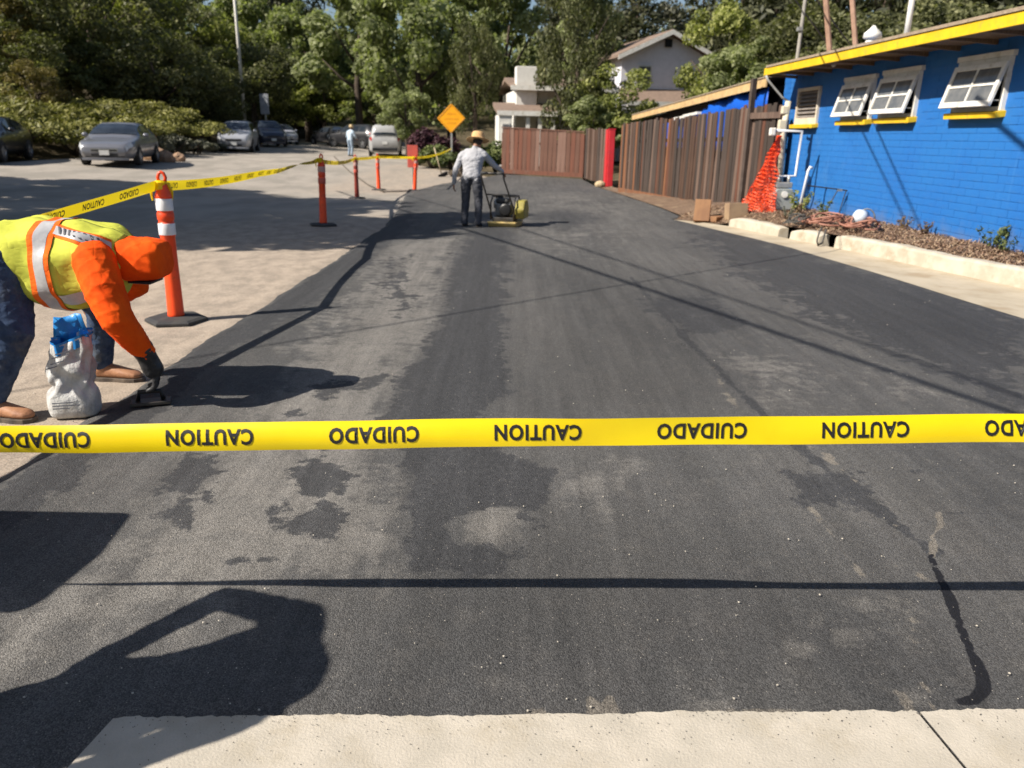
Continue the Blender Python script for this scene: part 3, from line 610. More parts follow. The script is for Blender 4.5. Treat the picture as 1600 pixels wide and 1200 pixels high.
standing_person('distant worker in pale blue clothes and tan hat standing beside the pale van', FP, R(-25),
    {'hipL': (-.10, 0, .84), 'hipR': (.10, 0, .84), 'kneeL': (-.10, .05, .47), 'kneeR': (.12, .02, .47), 'ankL': (-.12, .0, .09), 'ankR': (.12, -.05, .09), 'pel': (0, 0, .86), 'ches': (.0, .06, 1.24), 'neck': (.0, .12, 1.43), 'head': (.0, .17, 1.55),
     'look': (.1, 1, -.3), 'shL': (-.19, .06, 1.33), 'elL': (-.27, .08, 1.05), 'wrL': (-.22, .25, .92), 'hdL': (.1, .8, -.4), 'pmL': (0, 0, -1), 'shR': (.19, .06, 1.33), 'elR': (.28, .12, 1.08), 'wrR': (.22, .32, .98), 'hdR': (-.1, .8, -.4), 'pmR': (0, 0, -1)},
    {'legs': cloth('pale_jeans', (.30, .38, .46), (.24, .30, .38), 9, .5), 'top': pale_blue, 'skin': skin}, (tan_hat, .17, .11, .13, -.1), 1.03, .02)
# the colleague just outside the picture whose shadow falls on the asphalt
standing_person('colleague in dark clothes bending over beside the shadow-casting bin, hand on hip', (-1.87, 1.23, float(T(-1.87, 1.23))+.02), R(116),
    {'hipL': (-.10, 0, .82), 'hipR': (.10, 0, .82), 'kneeL': (-.08, .05, .45), 'kneeR': (.08, .04, .45), 'ankL': (-.08, 0, .09), 'ankR': (.08, -.02, .09), 'pel': (0, -.04, .84), 'ches': (0, .0, 1.16), 'neck': (0, .10, 1.30), 'head': (0, .24, 1.33),
     'look': (0, 1, -1.2), 'shL': (-.20, .05, 1.13), 'elL': (-.25, .10, .86), 'wrL': (-.20, .16, .66), 'hdL': (.1, .8, -.3), 'pmL': (0, 0, -1), 'shR': (.21, .02, 1.28), 'elR': (.40, -.03, 1.07), 'wrR': (.20, .06, .82), 'hdR': (-.6, .6, -.4), 'pmR': (-.5, -.9, 0)},
    {'legs': slate, 'top': cloth('navy_shirt', (.03, .04, .07), None, 9, .5), 'skin': skin}, None, 1.0, .014)
# ------------------------------------------------------------------ delineator posts
shaded_band = simple('shaded_red_band', (.62, .10, .06), (.5, .09, .06), .5, 8); shaded_dull_band = simple('shaded_dull_band', (.55, .34, .30), (.45, .22, .18), .5, 10)  # shade and tape wrapping put into the band colours of far posts
def delineator(loc, rz, label, lean=(0, 0), faded=False, tube=None):  # faded: bands take the colours that have shade and wrapping put in
    t = thing('delineator_post', label, 'delineator', loc, rz, 'orange delineator posts along the work edge'); t.rotation_euler = (lean[0], lean[1], rz)
    poly = [(.235*math.cos(a), .235*math.sin(a)) for a in [PI/8*0+2*PI*j/6 for j in range(6)]]; b = MB()
    b.loft([[(x*k, y*k, z) for x, y in poly] for k, z in ((1, 0), (1, .022), (.86, .036), (.36, .045))]); b.build('base', rubber, t, bevel=.004)
    MB().lathe([(.064, .036), (.062, .06), (.0575, .30), (.054, .50), (.0535, .66), (.060, .672), (.060, .762), (.055, .766), (.0535, .78), (.061, .79), (.061, .835), (.0535, .845), (.058, .852), (.058, .945), (.062, .95), (.060, .965), (.040, 1.02), (.032, 1.055), (.026, 1.068), (.02, 1.075)], 20).build('tube', tube or orange_plastic, t, True)
    for z0, z1 in ((.674, .760), (.854, .943)): MB().lathe([(.0605, z0), (.0615, z0+.003), (.0615, z1-.003), (.0605, z1)], 20).build('reflective_band', shaded_band if faded and z0 < .8 else (shaded_dull_band if faded else reflective), t, True)
    MB().tube([(-.02, 0, 1.06), (-.027, 0, 1.095), (-.016, 0, 1.125), (0, 0, 1.133), (.016, 0, 1.125), (.027, 0, 1.095), (.02, 0, 1.06)], .012, 8).build('grip_loop', orange_plastic, t, True)
    return t
D1 = Vector((-2.655, 5.92, float(T(-2.655, 5.92))+.004)); D2 = Vector((-3.17, 12.92, float(T(-3.17, 12.92))+.004))
D3 = gt(558, 310); D4 = gt(592, 297); D5 = gt(648, 298)
delineator(D1, .25, 'large orange delineator post on a hexagonal base beside the bending worker', (0, .012))
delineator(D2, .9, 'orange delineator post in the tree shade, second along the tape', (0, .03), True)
delineator(D3, .4, 'delineator post with shade coloured in as dark red, third in the row, with tape knotted round its head', (0, 0), True, simple('shade_red_plastic', (.26, .035, .02), (.20, .03, .018), .5, 5))  # darker tube colour carries the shade on this orange post
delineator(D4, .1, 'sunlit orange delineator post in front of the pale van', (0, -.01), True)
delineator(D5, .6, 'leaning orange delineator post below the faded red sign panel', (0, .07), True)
D0 = Vector((-3.05, 1.45, float(T(-3.05, 1.45)))); delineator(D0, .2, 'orange delineator post behind the bending worker holding the tape end')
# the red sign panel standing behind the last post
t = thing('sign_panel', 'faded red sign panel on a thin post behind the last delineator', 'sign', gt(646, 292))
MB().tube([(0, 0, 0), (0, 0, 1.3)], .014, 8).build('post', dark_steel, t, True)
MB().box((0, -.03, 1.02), (.36, .02, .74), rz=.05).build('panel', simple('faded_red', (.60, .10, .07), (.48, .09, .07), .55, 6), t, bevel=.006)

# ------------------------------------------------------------------ barrier tape with its upside-down lettering
def text_mesh(txt, h):
    cu = bpy.data.curves.new('t', 'FONT'); cu.body = txt; cu.size = h*1.37; cu.offset = .0019; cu.resolution_u = 3; cu.space_character = 1.12
    o = bpy.data.objects.new('t', cu); COL.objects.link(o); me = bpy.data.meshes.new_from_object(o.evaluated_get(bpy.context.evaluated_depsgraph_get())); bpy.data.objects.remove(o)
    import bmesh; bmm = bmesh.new(); bmm.from_mesh(me); bmesh.ops.triangulate(bmm, faces=bmm.faces[:]); bmesh.ops.subdivide_edges(bmm, edges=[e for e in bmm.edges if e.calc_length() > .012], cuts=2); bmm.to_mesh(me); bmm.free()
    V = np.array([v.co[:] for v in me.vertices]); fs = [tuple(p.vertices) for p in me.polygons]; bpy.data.meshes.remove(me)
    V[:, 0] -= (V[:, 0].max()+V[:, 0].min())/2; V[:, 1] -= (V[:, 1].max()+V[:, 1].min())/2; V[:, 0] *= .84; return V, fs
WORDS = {w: text_mesh(w, .042) for w in ('CAUTION', 'CUIDADO')}
def tape(label, pts, wid=.0762, up=None, sag=.02, pitch=.42, first=0.2, word0=0, flip=True, curl=.006, group=None, lettering=True, thick=1, side=1, cup=.0, wob=0.0):
    """a ribbon hung between pts; up = its crosswise direction at each point"""
    pts = [Vector(p) for p in pts]; n = len(pts); ups = up or [Vector((0, 0, 1))]*n
    segL = [(b-a).length for a, b in zip(pts[:-1], pts[1:])]; tot = sum(segL)
    def at_(s):
        i = 0; s0 = s
        while i < n-2 and s > segL[i]: s -= segL[i]; i += 1
        q = min(1, s/segL[i]); p = pts[i].lerp(pts[i+1], q)-Vector((0, 0, sag*4*q*(1-q)*(segL[i]/3)**1.2)); d = (pts[i+1]-pts[i]).normalized()
        u = ups[i].lerp(ups[i+1], q); u = (u-d*u.dot(d)).normalized(); nn = d.cross(u).normalized()*side; a_ = wob*(math.sin(s0*2.9)+.6*math.sin(s0*7.3+1)+.4*math.sin(s0*17+2)); u, nn = u*math.cos(a_)+nn*math.sin(a_), nn*math.cos(a_)-u*math.sin(a_); p = p+u*(wob*.012*math.sin(s0*9.1)); return p, u, nn
    def P(s, c, off=0):
        p, u, nn = at_(s); r = curl*(math.sin(s*5.1)*.5+math.sin(s*2.3+1)); a = c/(wid/2)
        return p+u*c+nn*(off+r*a*a*.8+r*.5*a+cup*a*a)
    K = max(24, int(tot/.03)); mb = MB()
    mb.loft([[P(tot*i/K, c*wid/2) for c in (-1, -.7, -.35, 0, .35, .7, 1)] for i in range(K+1)], False, closed=False)
    o = mb.build('caution_tape', tapem, None, True); tag(o, label, 'barrier tape', group or 'yellow caution tapes')
    if lettering:
        s = first; k = word0
        while s < tot:
            V, fs = WORDS[('CAUTION', 'CUIDADO')[k % 2]]; sg = -1 if flip else 1
            vs = [P(min(max(s+sg*x, 0), tot), sg*y, .0016) for x, y, _ in V]
            if s-.14 > 0 and s+.14 < tot: MB().add(vs, fs).build('lettering', black_ink, o)
            s += pitch; k += 1
    return o
NT = 'yellow caution tapes'
tl = at(-150, 691, 1.90); tm = at(800, 676, 1.925); tr = at(1750, 667, 1.94)
tilt = [Vector((0, .30, 1)), Vector((0, .30, 1)), Vector((0, .32, 1)), Vector((0, .30, 1))]
# word centres: CAUTION at the picture columns 330, 850, 1355
A_, B_ = Vector((-2.40, 1.87, .655)), Vector((3.9, 1.96, .80)); dr = (B_-A_)
s_of = lambda u: ((at(u, 675, 1.925)[0]-A_.x)/dr.x)*dr.length
p0 = s_of(330); pit = (s_of(1355)-p0)/4
first = p0-pit*int(p0/pit); w0 = int(p0/pit) % 2
front = tape('yellow caution tape stretched straight across the foreground with upside-down black lettering', [A_, Vector(tl), Vector(tm), Vector(tr), B_], up=[Vector((0, -.16, 1)), Vector((0, -.02, 1)), Vector((0, .28, 1)), Vector((0, .30, 1)), Vector((0, .3, 1))], sag=.002, pitch=pit, first=first, word0=w0, curl=.008, cup=-.007, wob=.075)
hk = lambda D, h=1.035: D+Vector((-.02, -.035, h))
tape('yellow caution tape running from the large delineator to the post behind the worker', [hk(D0, .71)+Vector((0, .06, 0)), hk(D1)], up=[Vector((.5, -.5, .7)), Vector((.2, 0, 1))], sag=.015, first=.3)
tape('twisted yellow caution tape between the large delineator and the shaded one', [hk(D1), hk(D1).lerp(hk(D2), .4)+Vector((.1, 0, -.02)), hk(D1).lerp(hk(D2), .8), hk(D2)], up=[Vector((0, 0, 1)), Vector((.35, 0, 1)), Vector((1, 0, .45)), Vector((.2, 0, 1))], sag=.03, first=.3)
tape('yellow caution tape sagging from the shaded delineator to the dark red post', [hk(D2), hk(D3)], sag=.02, first=.3); tape('yellow caution tape between the dark red post and the sunlit post', [hk(D3), hk(D4)], sag=.01)
tape('yellow caution tape between the sunlit post and the leaning post', [hk(D4), hk(D5)], sag=.01)
SG = Vector((-3.02, 37.6, float(T(-3.02, 37.6)))); tape('yellow caution tape from the leaning post to the diamond sign post', [hk(D5), SG+Vector((0, -.06, .95))], sag=.02)
# knots of tape on the posts
kb = MB(); 
for D in (D1, D2, D3, D4, D5):
    mb = MB(); mb.lathe([(.034, 1.0), (.046, 1.012), (.041, 1.035), (.047, 1.06), (.031, 1.075)], 12)
    for a in (.3, 2.1, 3.9): mb.tube([(0, 0, 1.04), (.05*math.cos(a), .05*math.sin(a), 1.05), (.075*math.cos(a), .075*math.sin(a), .99), (.07*math.cos(a), .07*math.sin(a), .93)], [.012, .014, .01, .006], 6)
    o = mb.build('tape_knot', tapem); o.location = D; tag(o, {0: 'yellow tape knotted round the head of the large delineator', 1: 'yellow tape knotted round the shaded delineator', 2: 'yellow tape knotted round the dark red post', 3: 'yellow tape knotted round the sunlit post before the van', 4: 'yellow tape knotted round the leaning delineator post'}[[D1, D2, D3, D4, D5].index(D)], 'tape knot', 'tape knots on the posts')
# dark cord trailing between the posts
cp = [gt(522, 246)+Vector((0, 0, .02)), gt(545, 268), gt(575, 290), gt(600, 301), gt(640, 300)]
tag(MB().tube([p+Vector((0, 0, .03)) for p in cp], .022, 6).build('cord', simple('grey_cord', (.12, .10, .08)), None, True), 'dark cord trailing over the road between the posts', 'cord')

# ------------------------------------------------------------------ unseen bin added to cast a shadow from the left; tape tied to it
t = thing('shadow_bin', 'unseen dark wheeled bin added to cast a shadow beside the stooping colleague, tape tied to its handle', 'bin', (-2.84, 1.88, float(T(-2.84, 1.88))))
bm_ = simple('dark_green_plastic', (.02, .05, .035), None, .5, 8)
MB().loft([[(x*k, y*k, z) for x, y in ((-.30, -.26), (.30, -.26), (.34, .0), (.30, .26), (-.30, .26), (-.34, 0))] for k, z in ((.82, .06), (.95, .8), (1, .95))]).build('body', bm_, t, bevel=.02)
MB().loft([[(x*k, y*k, z) for x, y in ((-.34, -.32), (.34, -.32), (.38, .0), (.34, .32), (-.34, .32), (-.38, 0))] for k, z in ((1, .952), (1.03, .99), (.9, 1.06), (.5, 1.08))]).build('lid', bm_, t, bevel=.02)
for q in (-1, 1): MB().lathe([(.01, -.025), (.1, -.025), (.1, .025), (.01, .025)], 16).build('wheel', rubber, t).matrix_local = Matrix.Translation((-.22, .26*q, .1))@Matrix.Rotation(PI/2, 4, 'X')
MB().tube([(.36, -.2, .9), (.42, -.2, .88), (.42, .2, .88), (.36, .2, .9)], .015, 8).build('handle', bm_, t, True)

# ------------------------------------------------------------------ the opened cement bag
def cement_bag():
    loc = Vector((-2.285, 3.79, float(T(-2.285, 3.79)))); t = thing('cement_bag', 'crumpled white cement bag with a blue liner, opened beside the worker', 'bag', loc, .25)
    r = np.random.default_rng(5); N_ = 40; rings = []
    prof = [(0, .105, .062, 0), (.02, .118, .074, 0), (.07, .122, .080, 0), (.125, .124, .080, .0), (.150, .112, .070, .004), (.175, .100, .058, .010), (.20, .098, .054, .014), (.235, .108, .058, .012), (.28, .116, .060, .004), (.325, .092, .050, .012), (.36, .104, .05, .02), (.42, .088, .045, .032)]
    ph = r.uniform(0, 6, 8)
    for i, (z, a, b, dx) in enumerate(prof):
        ring = []
        for j in range(N_):
            q = 2*PI*j/N_; s = .62 if z < .15 else .8
            amp = .002 if z < .14 else .012
            f = amp*(math.sin(q*4+ph[0]+z*31)+math.sin(q*7+ph[1]-z*47)+.8*math.sin(q*11+ph[2]+z*80)+.6*math.sin(q*2+z*60))
            ring.append((dx+(a+f)*math.copysign(abs(math.cos(q))**s, math.cos(q)), (b+f)*math.copysign(abs(math.sin(q))**s, math.sin(q)), z+(.012*math.sin(q*3+i)+.02*math.sin(q+1) if z > .2 else (.005*math.sin(q*5+i) if z > .1 else 0))))
        rings.append(ring)
    m = simple('woven_white_sack', (.54, .54, .52), (.44, .44, .43), .55, 10, bmp=.7, bscale=18, bdist=.02, dirt=(.30, .28, .26), dscale=9)
    mb = MB().loft(rings, False); mb.f.append(tuple(range(N_))[::-1]); mb.m.append(0); b = mb.build('sack', m, t); b.data.polygons.foreach_set('use_smooth', [True]*len(b.data.polygons))
    s = b.modifiers.new('sub', 'SUBSURF'); s.levels = s.render_levels = 1
    top = rings[-1]; lin = [[(x*.97, y*.97, z-.01) for x, y, z in top], [(x*1.02+.004, y*1.02, z+.02) for x, y, z in top]]
    lm = simple('blue_liner', (.02, .24, .62), (.015, .18, .5), .4, 8, bmp=.4, bscale=16)
    # a torn flap of liner standing up at the back
    fl = MB(); fl.loft([[(.035+x*(1-.25*k), .03+y*.3+.02*math.sin(x*40+k*2), .41+k*.105+.012*math.sin(x*30)) for x, y in ((-.10, 0), (-.06, .05), (-.02, .0), (.03, .05), (.075, .0))] for k in (0, .4, .8, 1.15)], False, closed=False); 
    a = fl.build('liner', lm, t, True); a.modifiers.new('th', 'SOLIDIFY').thickness = .003
    l2 = MB().loft([[(x*.93+.0, y*.9, z-.05) for x, y, z in top], [(x*.99, y*.99, z+.012) for x, y, z in top]], False).build('liner_collar', lm, t, True)
    # worn printed bars on the front
    pr = MB()
    for z, x0, x1 in ((.345, -.05, .03), (.318, -.06, .005), (.30, -.085, -.03), (.36, -.03, .06), (.10, -.08, .02), (.085, -.08, .05), (.07, -.08, .0)):
        pr.quad(*[(x, -.078-.012*(z < .2), zz+x*.25*(z > .2)) for x, zz in ((x0, z), (x1, z), (x1, z+.006), (x0, z+.006))])
    pr.build('print', simple('faded_print', (.16, .17, .20), None, .6), t)
cement_bag()

# ------------------------------------------------------------------ plate compactor
def compactor():
    c = gt(790, 355); t = thing('plate_compactor', 'yellow plate compactor with engine and long handle pushed by the worker in the straw hat', 'compactor', (c.x, c.y+.15, c.z+.01), R(-12))
    cream = simple('cream_yellow_paint', (.78, .58, .22), (.6, .43, .16), .5, 5, dirt=(.25, .2, .13), dscale=4); olive = simple('olive_yellow_paint', (.34, .29, .06), (.24, .20, .045), .45, 5)
    MB().loft([[(x*1.0, y, z) for x, y, z in ((-.24, yy, z0), (.24, yy, z0), (.25, yy, z1), (-.25, yy, z1))] for yy, z0, z1 in ((-.34, .07, .10), (-.26, .0, .085), (.22, 0, .085), (.34, .10, .13))]).build('base_plate', cream, t, bevel=.01)
    MB().box((0, -.02, .125), (.36, .42, .07)).build('exciter', dark_steel, t, bevel=.01)
    e = MB().box((-.03, 0, .275), (.27, .26, .20)).build('engine', simple('engine_grey', (.22, .22, .22), (.12, .12, .12), .5, 9), t, bevel=.02)
    MB().box((-.05, .0, .42), (.22, .20, .08)).build('fuel_tank', simple('engine_red_black', (.05, .05, .05)), e, bevel=.03); f = MB().lathe([(.01, 0), (.105, 0), (.105, .05), (.08, .065), (.03, .07)], 20).build('recoil_cover', black_ink, e); f.matrix_local = Matrix.Translation((.03, -.13, .28))@Matrix.Rotation(PI/2, 4, 'X')
    MB().tube([(-.17, -.05, .3), (-.17, -.05, .4), (-.17, .08, .42)], .035, 10).build('muffler', steel, e, True); MB().lathe([(.05, .0), (.05, .07), (.02, .08)], 12, (-.12, .1, .40)).build('air_filter', black_ink, e, True)
    w = MB(); w.loft([[(.20+a, y, z) for y, z in ((-.19, .14), (.19, .14), (.22, .30), (.12, .44), (-.12, .44), (-.22, .30))] for a in (0, .03, .13, .16)]).build('water_tank', olive, t, bevel=.02)
    cg = MB()
    for x in (-.21, .19): cg.tube([(x, -.24, .12), (x, -.24, .40), (x, -.1, .50), (x, .14, .50), (x, .24, .40), (x, .24, .12)], .014, 8)
    cg.tube([(-.21, -.1, .5), (.19, -.1, .5)], .014, 8); cg.tube([(-.21, .14, .5), (.19, .14, .5)], .014, 8); cg.build('guard_frame', dark_steel, t, True)
    h = MB()
    for x, xt in ((-.20, -.27), (.20, .10)): h.tube([(x, -.20, .14), (x*1.02, -.30, .30), (xt, -.62, .80), (xt, -.68, .90)], .0145, 8)
    h.tube([(-.27, -.68, .90), (.10, -.68, .90)], .0145, 8); h.tube([(-.235, -.46, .55), (.15, -.46, .55)], .011, 8); hb = h.build('handle', dark_steel, t, True)
    MB().tube([(.0, -.68, .90), (.10, -.68, .90)], .021, 8).build('grip', rubber, hb, True); MB().tube([(-.27, -.68, .90), (-.16, -.68, .90)], .021, 8).build('grip', rubber, hb, True)
compactor()

# ------------------------------------------------------------------ broom, diamond sign, poles
b0 = gt(690, 276); t = thing('push_broom', 'push broom standing upright with dark bristles near the diamond sign', 'broom', b0)
MB().tube([(0, 0, .1), (-.30, .1, 1.15)], .022, 8).build('handle', simple('pale_wood', (.55, .45, .3)), t, True); MB().box((.06, 0, .11), (.42, .08, .07), rz=.5, ry=-.4).build('head', black_ink, t); MB().box((.07, 0, .04), (.40, .10, .10), rz=.5, ry=-.4).build('bristles', simple('bristle', (.02, .02, .02), None, .9, 30), t)
for i, (u, v) in enumerate(((712, 276), (722, 272))):
    p = gt(u, v); mb = MB(); mb.sphere((0, 0, .1), (.3-.1*i, .2, .14), 9, 5); 
    for v_ in range(len(mb.v)): mb.v[v_] = tuple(np.array(mb.v[v_])*(1+.25*math.sin(v_*2.7)))
    tag(link('rubble_heap', mb.mesh('rubble_heap', simple('dark_rubble', (.05, .04, .03), (.12, .09, .06), .9, 8)), loc=p), ('low dark heap of asphalt beside the broom', 'smaller dark heap of asphalt below the diamond sign')[i], 'rubble heap')
t = thing('road_sign', 'orange yellow diamond warning sign on a grey post', 'road sign', SG, 0)
MB().box((0, .03, 1.35), (.085, .05, 2.7)).build('post', steel, t)
s_ = .54; dm = MB(); dm.loft([[(x*1.0, y, 2.28+z) for x, z in ((-s_*1.19, 0), (-s_*1.15, -.04), (-.04, -s_*1.15), (.04, -s_*1.15), (s_*1.15, -.04), (s_*1.19, 0), (s_*1.15, .04), (.04, s_*1.15), (-.04, s_*1.15), (-s_*1.15, .04))] for y in (-.012, .0)])
pn = dm.build('sign_panel', simple('sign_amber', (.95, .42, .01), (.90, .38, .01), .45, 3), t)
bd = MB(); k_ = [(-s_*1.1, 0), (0, -s_*1.1), (s_*1.1, 0), (0, s_*1.1)]
for a, b in zip(k_, k_[1:]+k_[:1]): bd.tube([(a[0], -.016, 2.28+a[1]), (b[0], -.016, 2.28+b[1])], .012, 4)
bd.build('border', simple('sign_brown', (.55, .24, .02)), pn)
ln = MB()
for z, w_ in ((.20, .4), (-.02, .66), (-.20, .4)):
    x = -w_/2
    while x < w_/2: ln.box((x+.04, -.016, 2.28+z), (.045, .004, .085)); x += .085
ln.build('worn_lettering', simple('sign_brown_text', (.82, .35, .012)), pn)
t = thing('street_light', 'tall pale street light pole among the trees on the left', 'street light', (at(375, 100, 60)[0], 60, float(T(-21, 60))))
MB().tube([(0, 0, 0), (0, 0, 13.5)], [.13, .09], 12).build('pole', simple('pale_pole', (.62, .60, .55), (.55, .53, .48)), t, True); MB().tube([(0, 0, 13.3), (.6, -.6, 13.7), (1.4, -1.4, 13.8)], .04, 8).build('arm', steel, t, True); MB().box((1.6, -1.6, 13.78), (.3, .6, .12), rz=PI/4).build('lamp_head', steel, t, bevel=.03)
t = thing('street_sign', 'small grey street sign on a post behind the parked cars', 'road sign', (at(415, 180, 57)[0], 57, float(T(-18, 57))))
MB().tube([(0, 0, 0), (0, 0, 3.4)], .06, 8).build('post', steel, t, True); MB().box((0, -.07, 2.75), (.65, .03, 1.35), rz=-.2).build('sign_panel', simple('sign_back', (.33, .35, .38)), t)
# ------------------------------------------------------------------ the blue painted-brick building
blue = simple('blue_paint', (.020, .145, .455), (.015, .118, .385), .6, 1.3, spec=.3, bmp=.15, bscale=60, bdist=.004, dirt=(.05, .165, .42), dscale=2.2)
def weather():
    nt = blue.node_tree; B = nt.nodes['Principled BSDF']; src = B.inputs['Base Color'].links[0].from_socket; co = coords(nt, 'Generated'); ob = coords(nt)
    geo = nt.nodes.new('ShaderNodeNewGeometry').outputs['Position']; sp = nt.nodes.new('ShaderNodeSeparateXYZ'); nt.links.new(geo, sp.inputs[0])
    drip = ramp(nt, noise(nt, geo, 1.0, 4, .6, (7, 7, .5)), .56, .74, 0, .38); c = mixc(nt, drip, src, (.055, .20, .47))
    foot = math_(nt, 'ADD', math_(nt, 'MULTIPLY', sp.outputs[2], -1.6), math_(nt, 'MULTIPLY', noise(nt, geo, 3.0, 5, .65), 1.3)); c = mixc(nt, ramp(nt, foot, -.15, .55, 0, .55), c, (.16, .17, .20))
    fade = ramp(nt, noise(nt, geo, .45, 4, .6), .4, .62, 0, .4); c = mixc(nt, fade, c, (.026, .17, .45)); nt.links.new(c, B.inputs['Base Color'])
weather()
yellow = simple('yellow_paint', (.80, .52, .02), (.70, .44, .015), .5, 4, dirt=(.55, .36, .05), dscale=9)
brownwood = simple('soffit_wood', (.20, .13, .08), (.12, .08, .05), .8, 6, stretch=(1, 8, 1))
roofm = simple('gravel_roof', (.36, .28, .20), (.27, .21, .15), .95, 20, bmp=.6, bscale=70)
glass = simple('window_glass', (.10, .105, .11), (.16, .16, .155), .10, 5, spec=.6)
darkin = simple('dark_interior', (.012, .012, .014))
A4 = math.atan(.06); BO = Vector((6.546-.06*4, 4, 0)); L_ = 13.05; ZB = 2.95
bld = thing('blue_building', 'long low blue painted brick building with yellow fascia and open awning windows', 'building', BO, PI/2+A4)
lx = lambda y: (y-4)/math.cos(A4)
OPEN = [(lx(9.98), lx(11.0), 1.83, 2.45), (lx(11.92), lx(12.93), 1.80, 2.43), (lx(13.22), lx(14.22), 1.79, 2.41), (lx(15.22), lx(16.22), 1.74, 2.41)]
def wall():
    mb = MB(); xs_ = sorted({0, L_, *[o[0] for o in OPEN], *[o[1] for o in OPEN]})
    for a, b in zip(xs_[:-1], xs_[1:]):
        o = [q for q in OPEN if abs(q[0]-a) < 1e-6]
        for z0, z1 in ([(-.3, o[0][2]), (o[0][3], ZB)] if o else [(-.3, ZB)]): mb.box(((a+b)/2, -.10, (z0+z1)/2), (b-a, .2, z1-z0))
    mb.box((L_/2, -5, 1.3), (L_, .2, 3.2)); mb.box((.1, -2.55, 1.3), (.2, 4.7, 3.2)); mb.box((L_-.1, -2.55, 1.3), (.2, 4.7, 3.2))
    w = mb.build('wall', blue, bld); MB().box((L_/2, -.9, 1.3), (L_-.5, .05, 2.9)).build('interior_dark_sheet', darkin, w)  # near-black sheet puts the room's shade into colour behind the windows
    H_, G = .098, .30; near = []; far = MB(); bm2 = MB().box((0, .0025, 0), (G-.004, .0035, H_-.006)).mesh('brick', blue); half = MB().box((0, .004, 0), (G/2-.006, .0035, H_-.006)).mesh('brick_half', blue)
    r = np.random.default_rng(2)
    for k in range(30):
        z = -.1+H_*(k+.5); x = -G/2*(k % 2)
        while x < L_:
            c = x+G/2; x += G
            if c < .2 or c > L_-.1 or z > 2.9: continue
            if any(o[0]-.14 < c < o[1]+.14 and o[2]-.14 < z < o[3]+.06 for o in OPEN): continue
            p = (c+r.normal(0, .0012), r.normal(.0005, .0006), z+r.normal(0, .001))
            (near if lx(9.0) < c < lx(13.6) and .2 < z < 2.3 else far).append(p) if not isinstance(far, MB) or (lx(9.0) < c < lx(13.6) and .2 < z < 2.3) else far.box((p[0], p[1]+.0025, p[2]), (G-.004, .0035, H_-.006))
    near.sort(key=lambda p: p[0]); 
    for p in near[:296]: link('brick', bm2, bld, p)
    for p in near[296:]: far.box((p[0], p[1]+.0025, p[2]), (G-.004, .0035, H_-.006))
    tag(far.build('far_brick', blue, bld), kind='stuff')
wall()
def awning(o, n, ang=.27):
    x0, x1, z0, z1 = o; w = x1-x0; h = z1-z0; xc = (x0+x1)/2; t = .055
    fr = MB()
    for c, d in (((x0+t/2, .0, (z0+z1)/2), (t, .12, h)), ((x1-t/2, 0, (z0+z1)/2), (t, .12, h)), ((xc, .0, z1-t/2), (w-2*t, .12, t)), ((xc, .012, z1+.035), (w+.08, .10, .065)), ((xc, .0, z0+.025), (w-2*t, .12, .05))): fr.box(c, d)
    f = fr.build('window_frame', white_paint, bld, bevel=.004)
    MB().box((xc, .045, z0-.04), (w+.06, .17, .075), rx=-.12).build('sill', yellow, f, bevel=.006)
    # sash hinged at the head and pushed out at the bottom
    M_ = Matrix.Rotation(ang, 4, 'X'); hz = h-.09
    def pt(x, y, z): v = M_@Vector((0, y, z)); return Vector((xc+x, .075+v.y, z1-.06+v.z))
    def bar(x, z, wx, wz, dy=.038): return (pt(x, 0, z), (wx, dy, wz))
    sb = MB(); ww = w+.02
    for x, z, a, b in ((-ww/2+.03, -hz/2, .06, hz), (ww/2-.03, -hz/2, .06, hz), (0, -.032, ww-.12, .064), (0, -hz+.035, ww-.12, .07)): c, d = bar(x, z, a, b); sb.box(c, d, M=M_)
    s = sb.build('sash', white_paint, bld, bevel=.004); mb = MB(); c, d = bar(0, -hz/2, .024, hz-.13, .03); mb.box(c, d, M=M_); 
    for q in (-1, 1): c, d = bar(q*(ww/4-.024), -hz/2, ww/2-.085, .024, .028); mb.box(c, d, M=M_)
    mb.build('muntin', white_paint, s)
    for q in (-1, 1):
        for zz in (-hz*.285, -hz*.72): c, d = bar(q*(ww/4-.022), zz, ww/2-.08, hz*.42, .006); MB().box(c, d, M=M_).build('pane', glass, s)
    for q in (-1, 1): MB().tube([(xc+q*(w/2-.05), .04, z0+.12), pt(q*(ww/2-.03), -.02, -hz+.08)], .008, 6).build('stay_arm', steel, s)
for i, o in enumerate(OPEN[:3]): awning(o, i)
x0, x1, z0, z1 = OPEN[3]; xc = (x0+x1)/2; fr = MB()
for c, d in (((x0+.03, 0, (z0+z1)/2), (.06, .1, z1-z0)), ((x1-.03, 0, (z0+z1)/2), (.06, .1, z1-z0)), ((xc, 0, z1-.03), (x1-x0-.12, .1, .06)), ((xc, .0, z0+.06), (x1-x0-.12, .1, .12))): fr.box(c, d)
f = fr.build('louvre_frame', simple('cream_paint', (.66, .58, .46), (.55, .47, .36), .6, 5), bld, bevel=.004); MB().box((xc, .05, z0-.03), (x1-x0+.05, .16, .07), rx=-.1).build('sill', yellow, f, bevel=.006)
sl = MB().box((0, 0, 0), (x1-x0-.12, .012, .10), rx=.75).mesh('slat', simple('louvre_grey', (.23, .20, .18), (.17, .15, .13), .6))
for i in range(7): link('slat', sl, f, (xc, .0, z0+.16+i*.072))
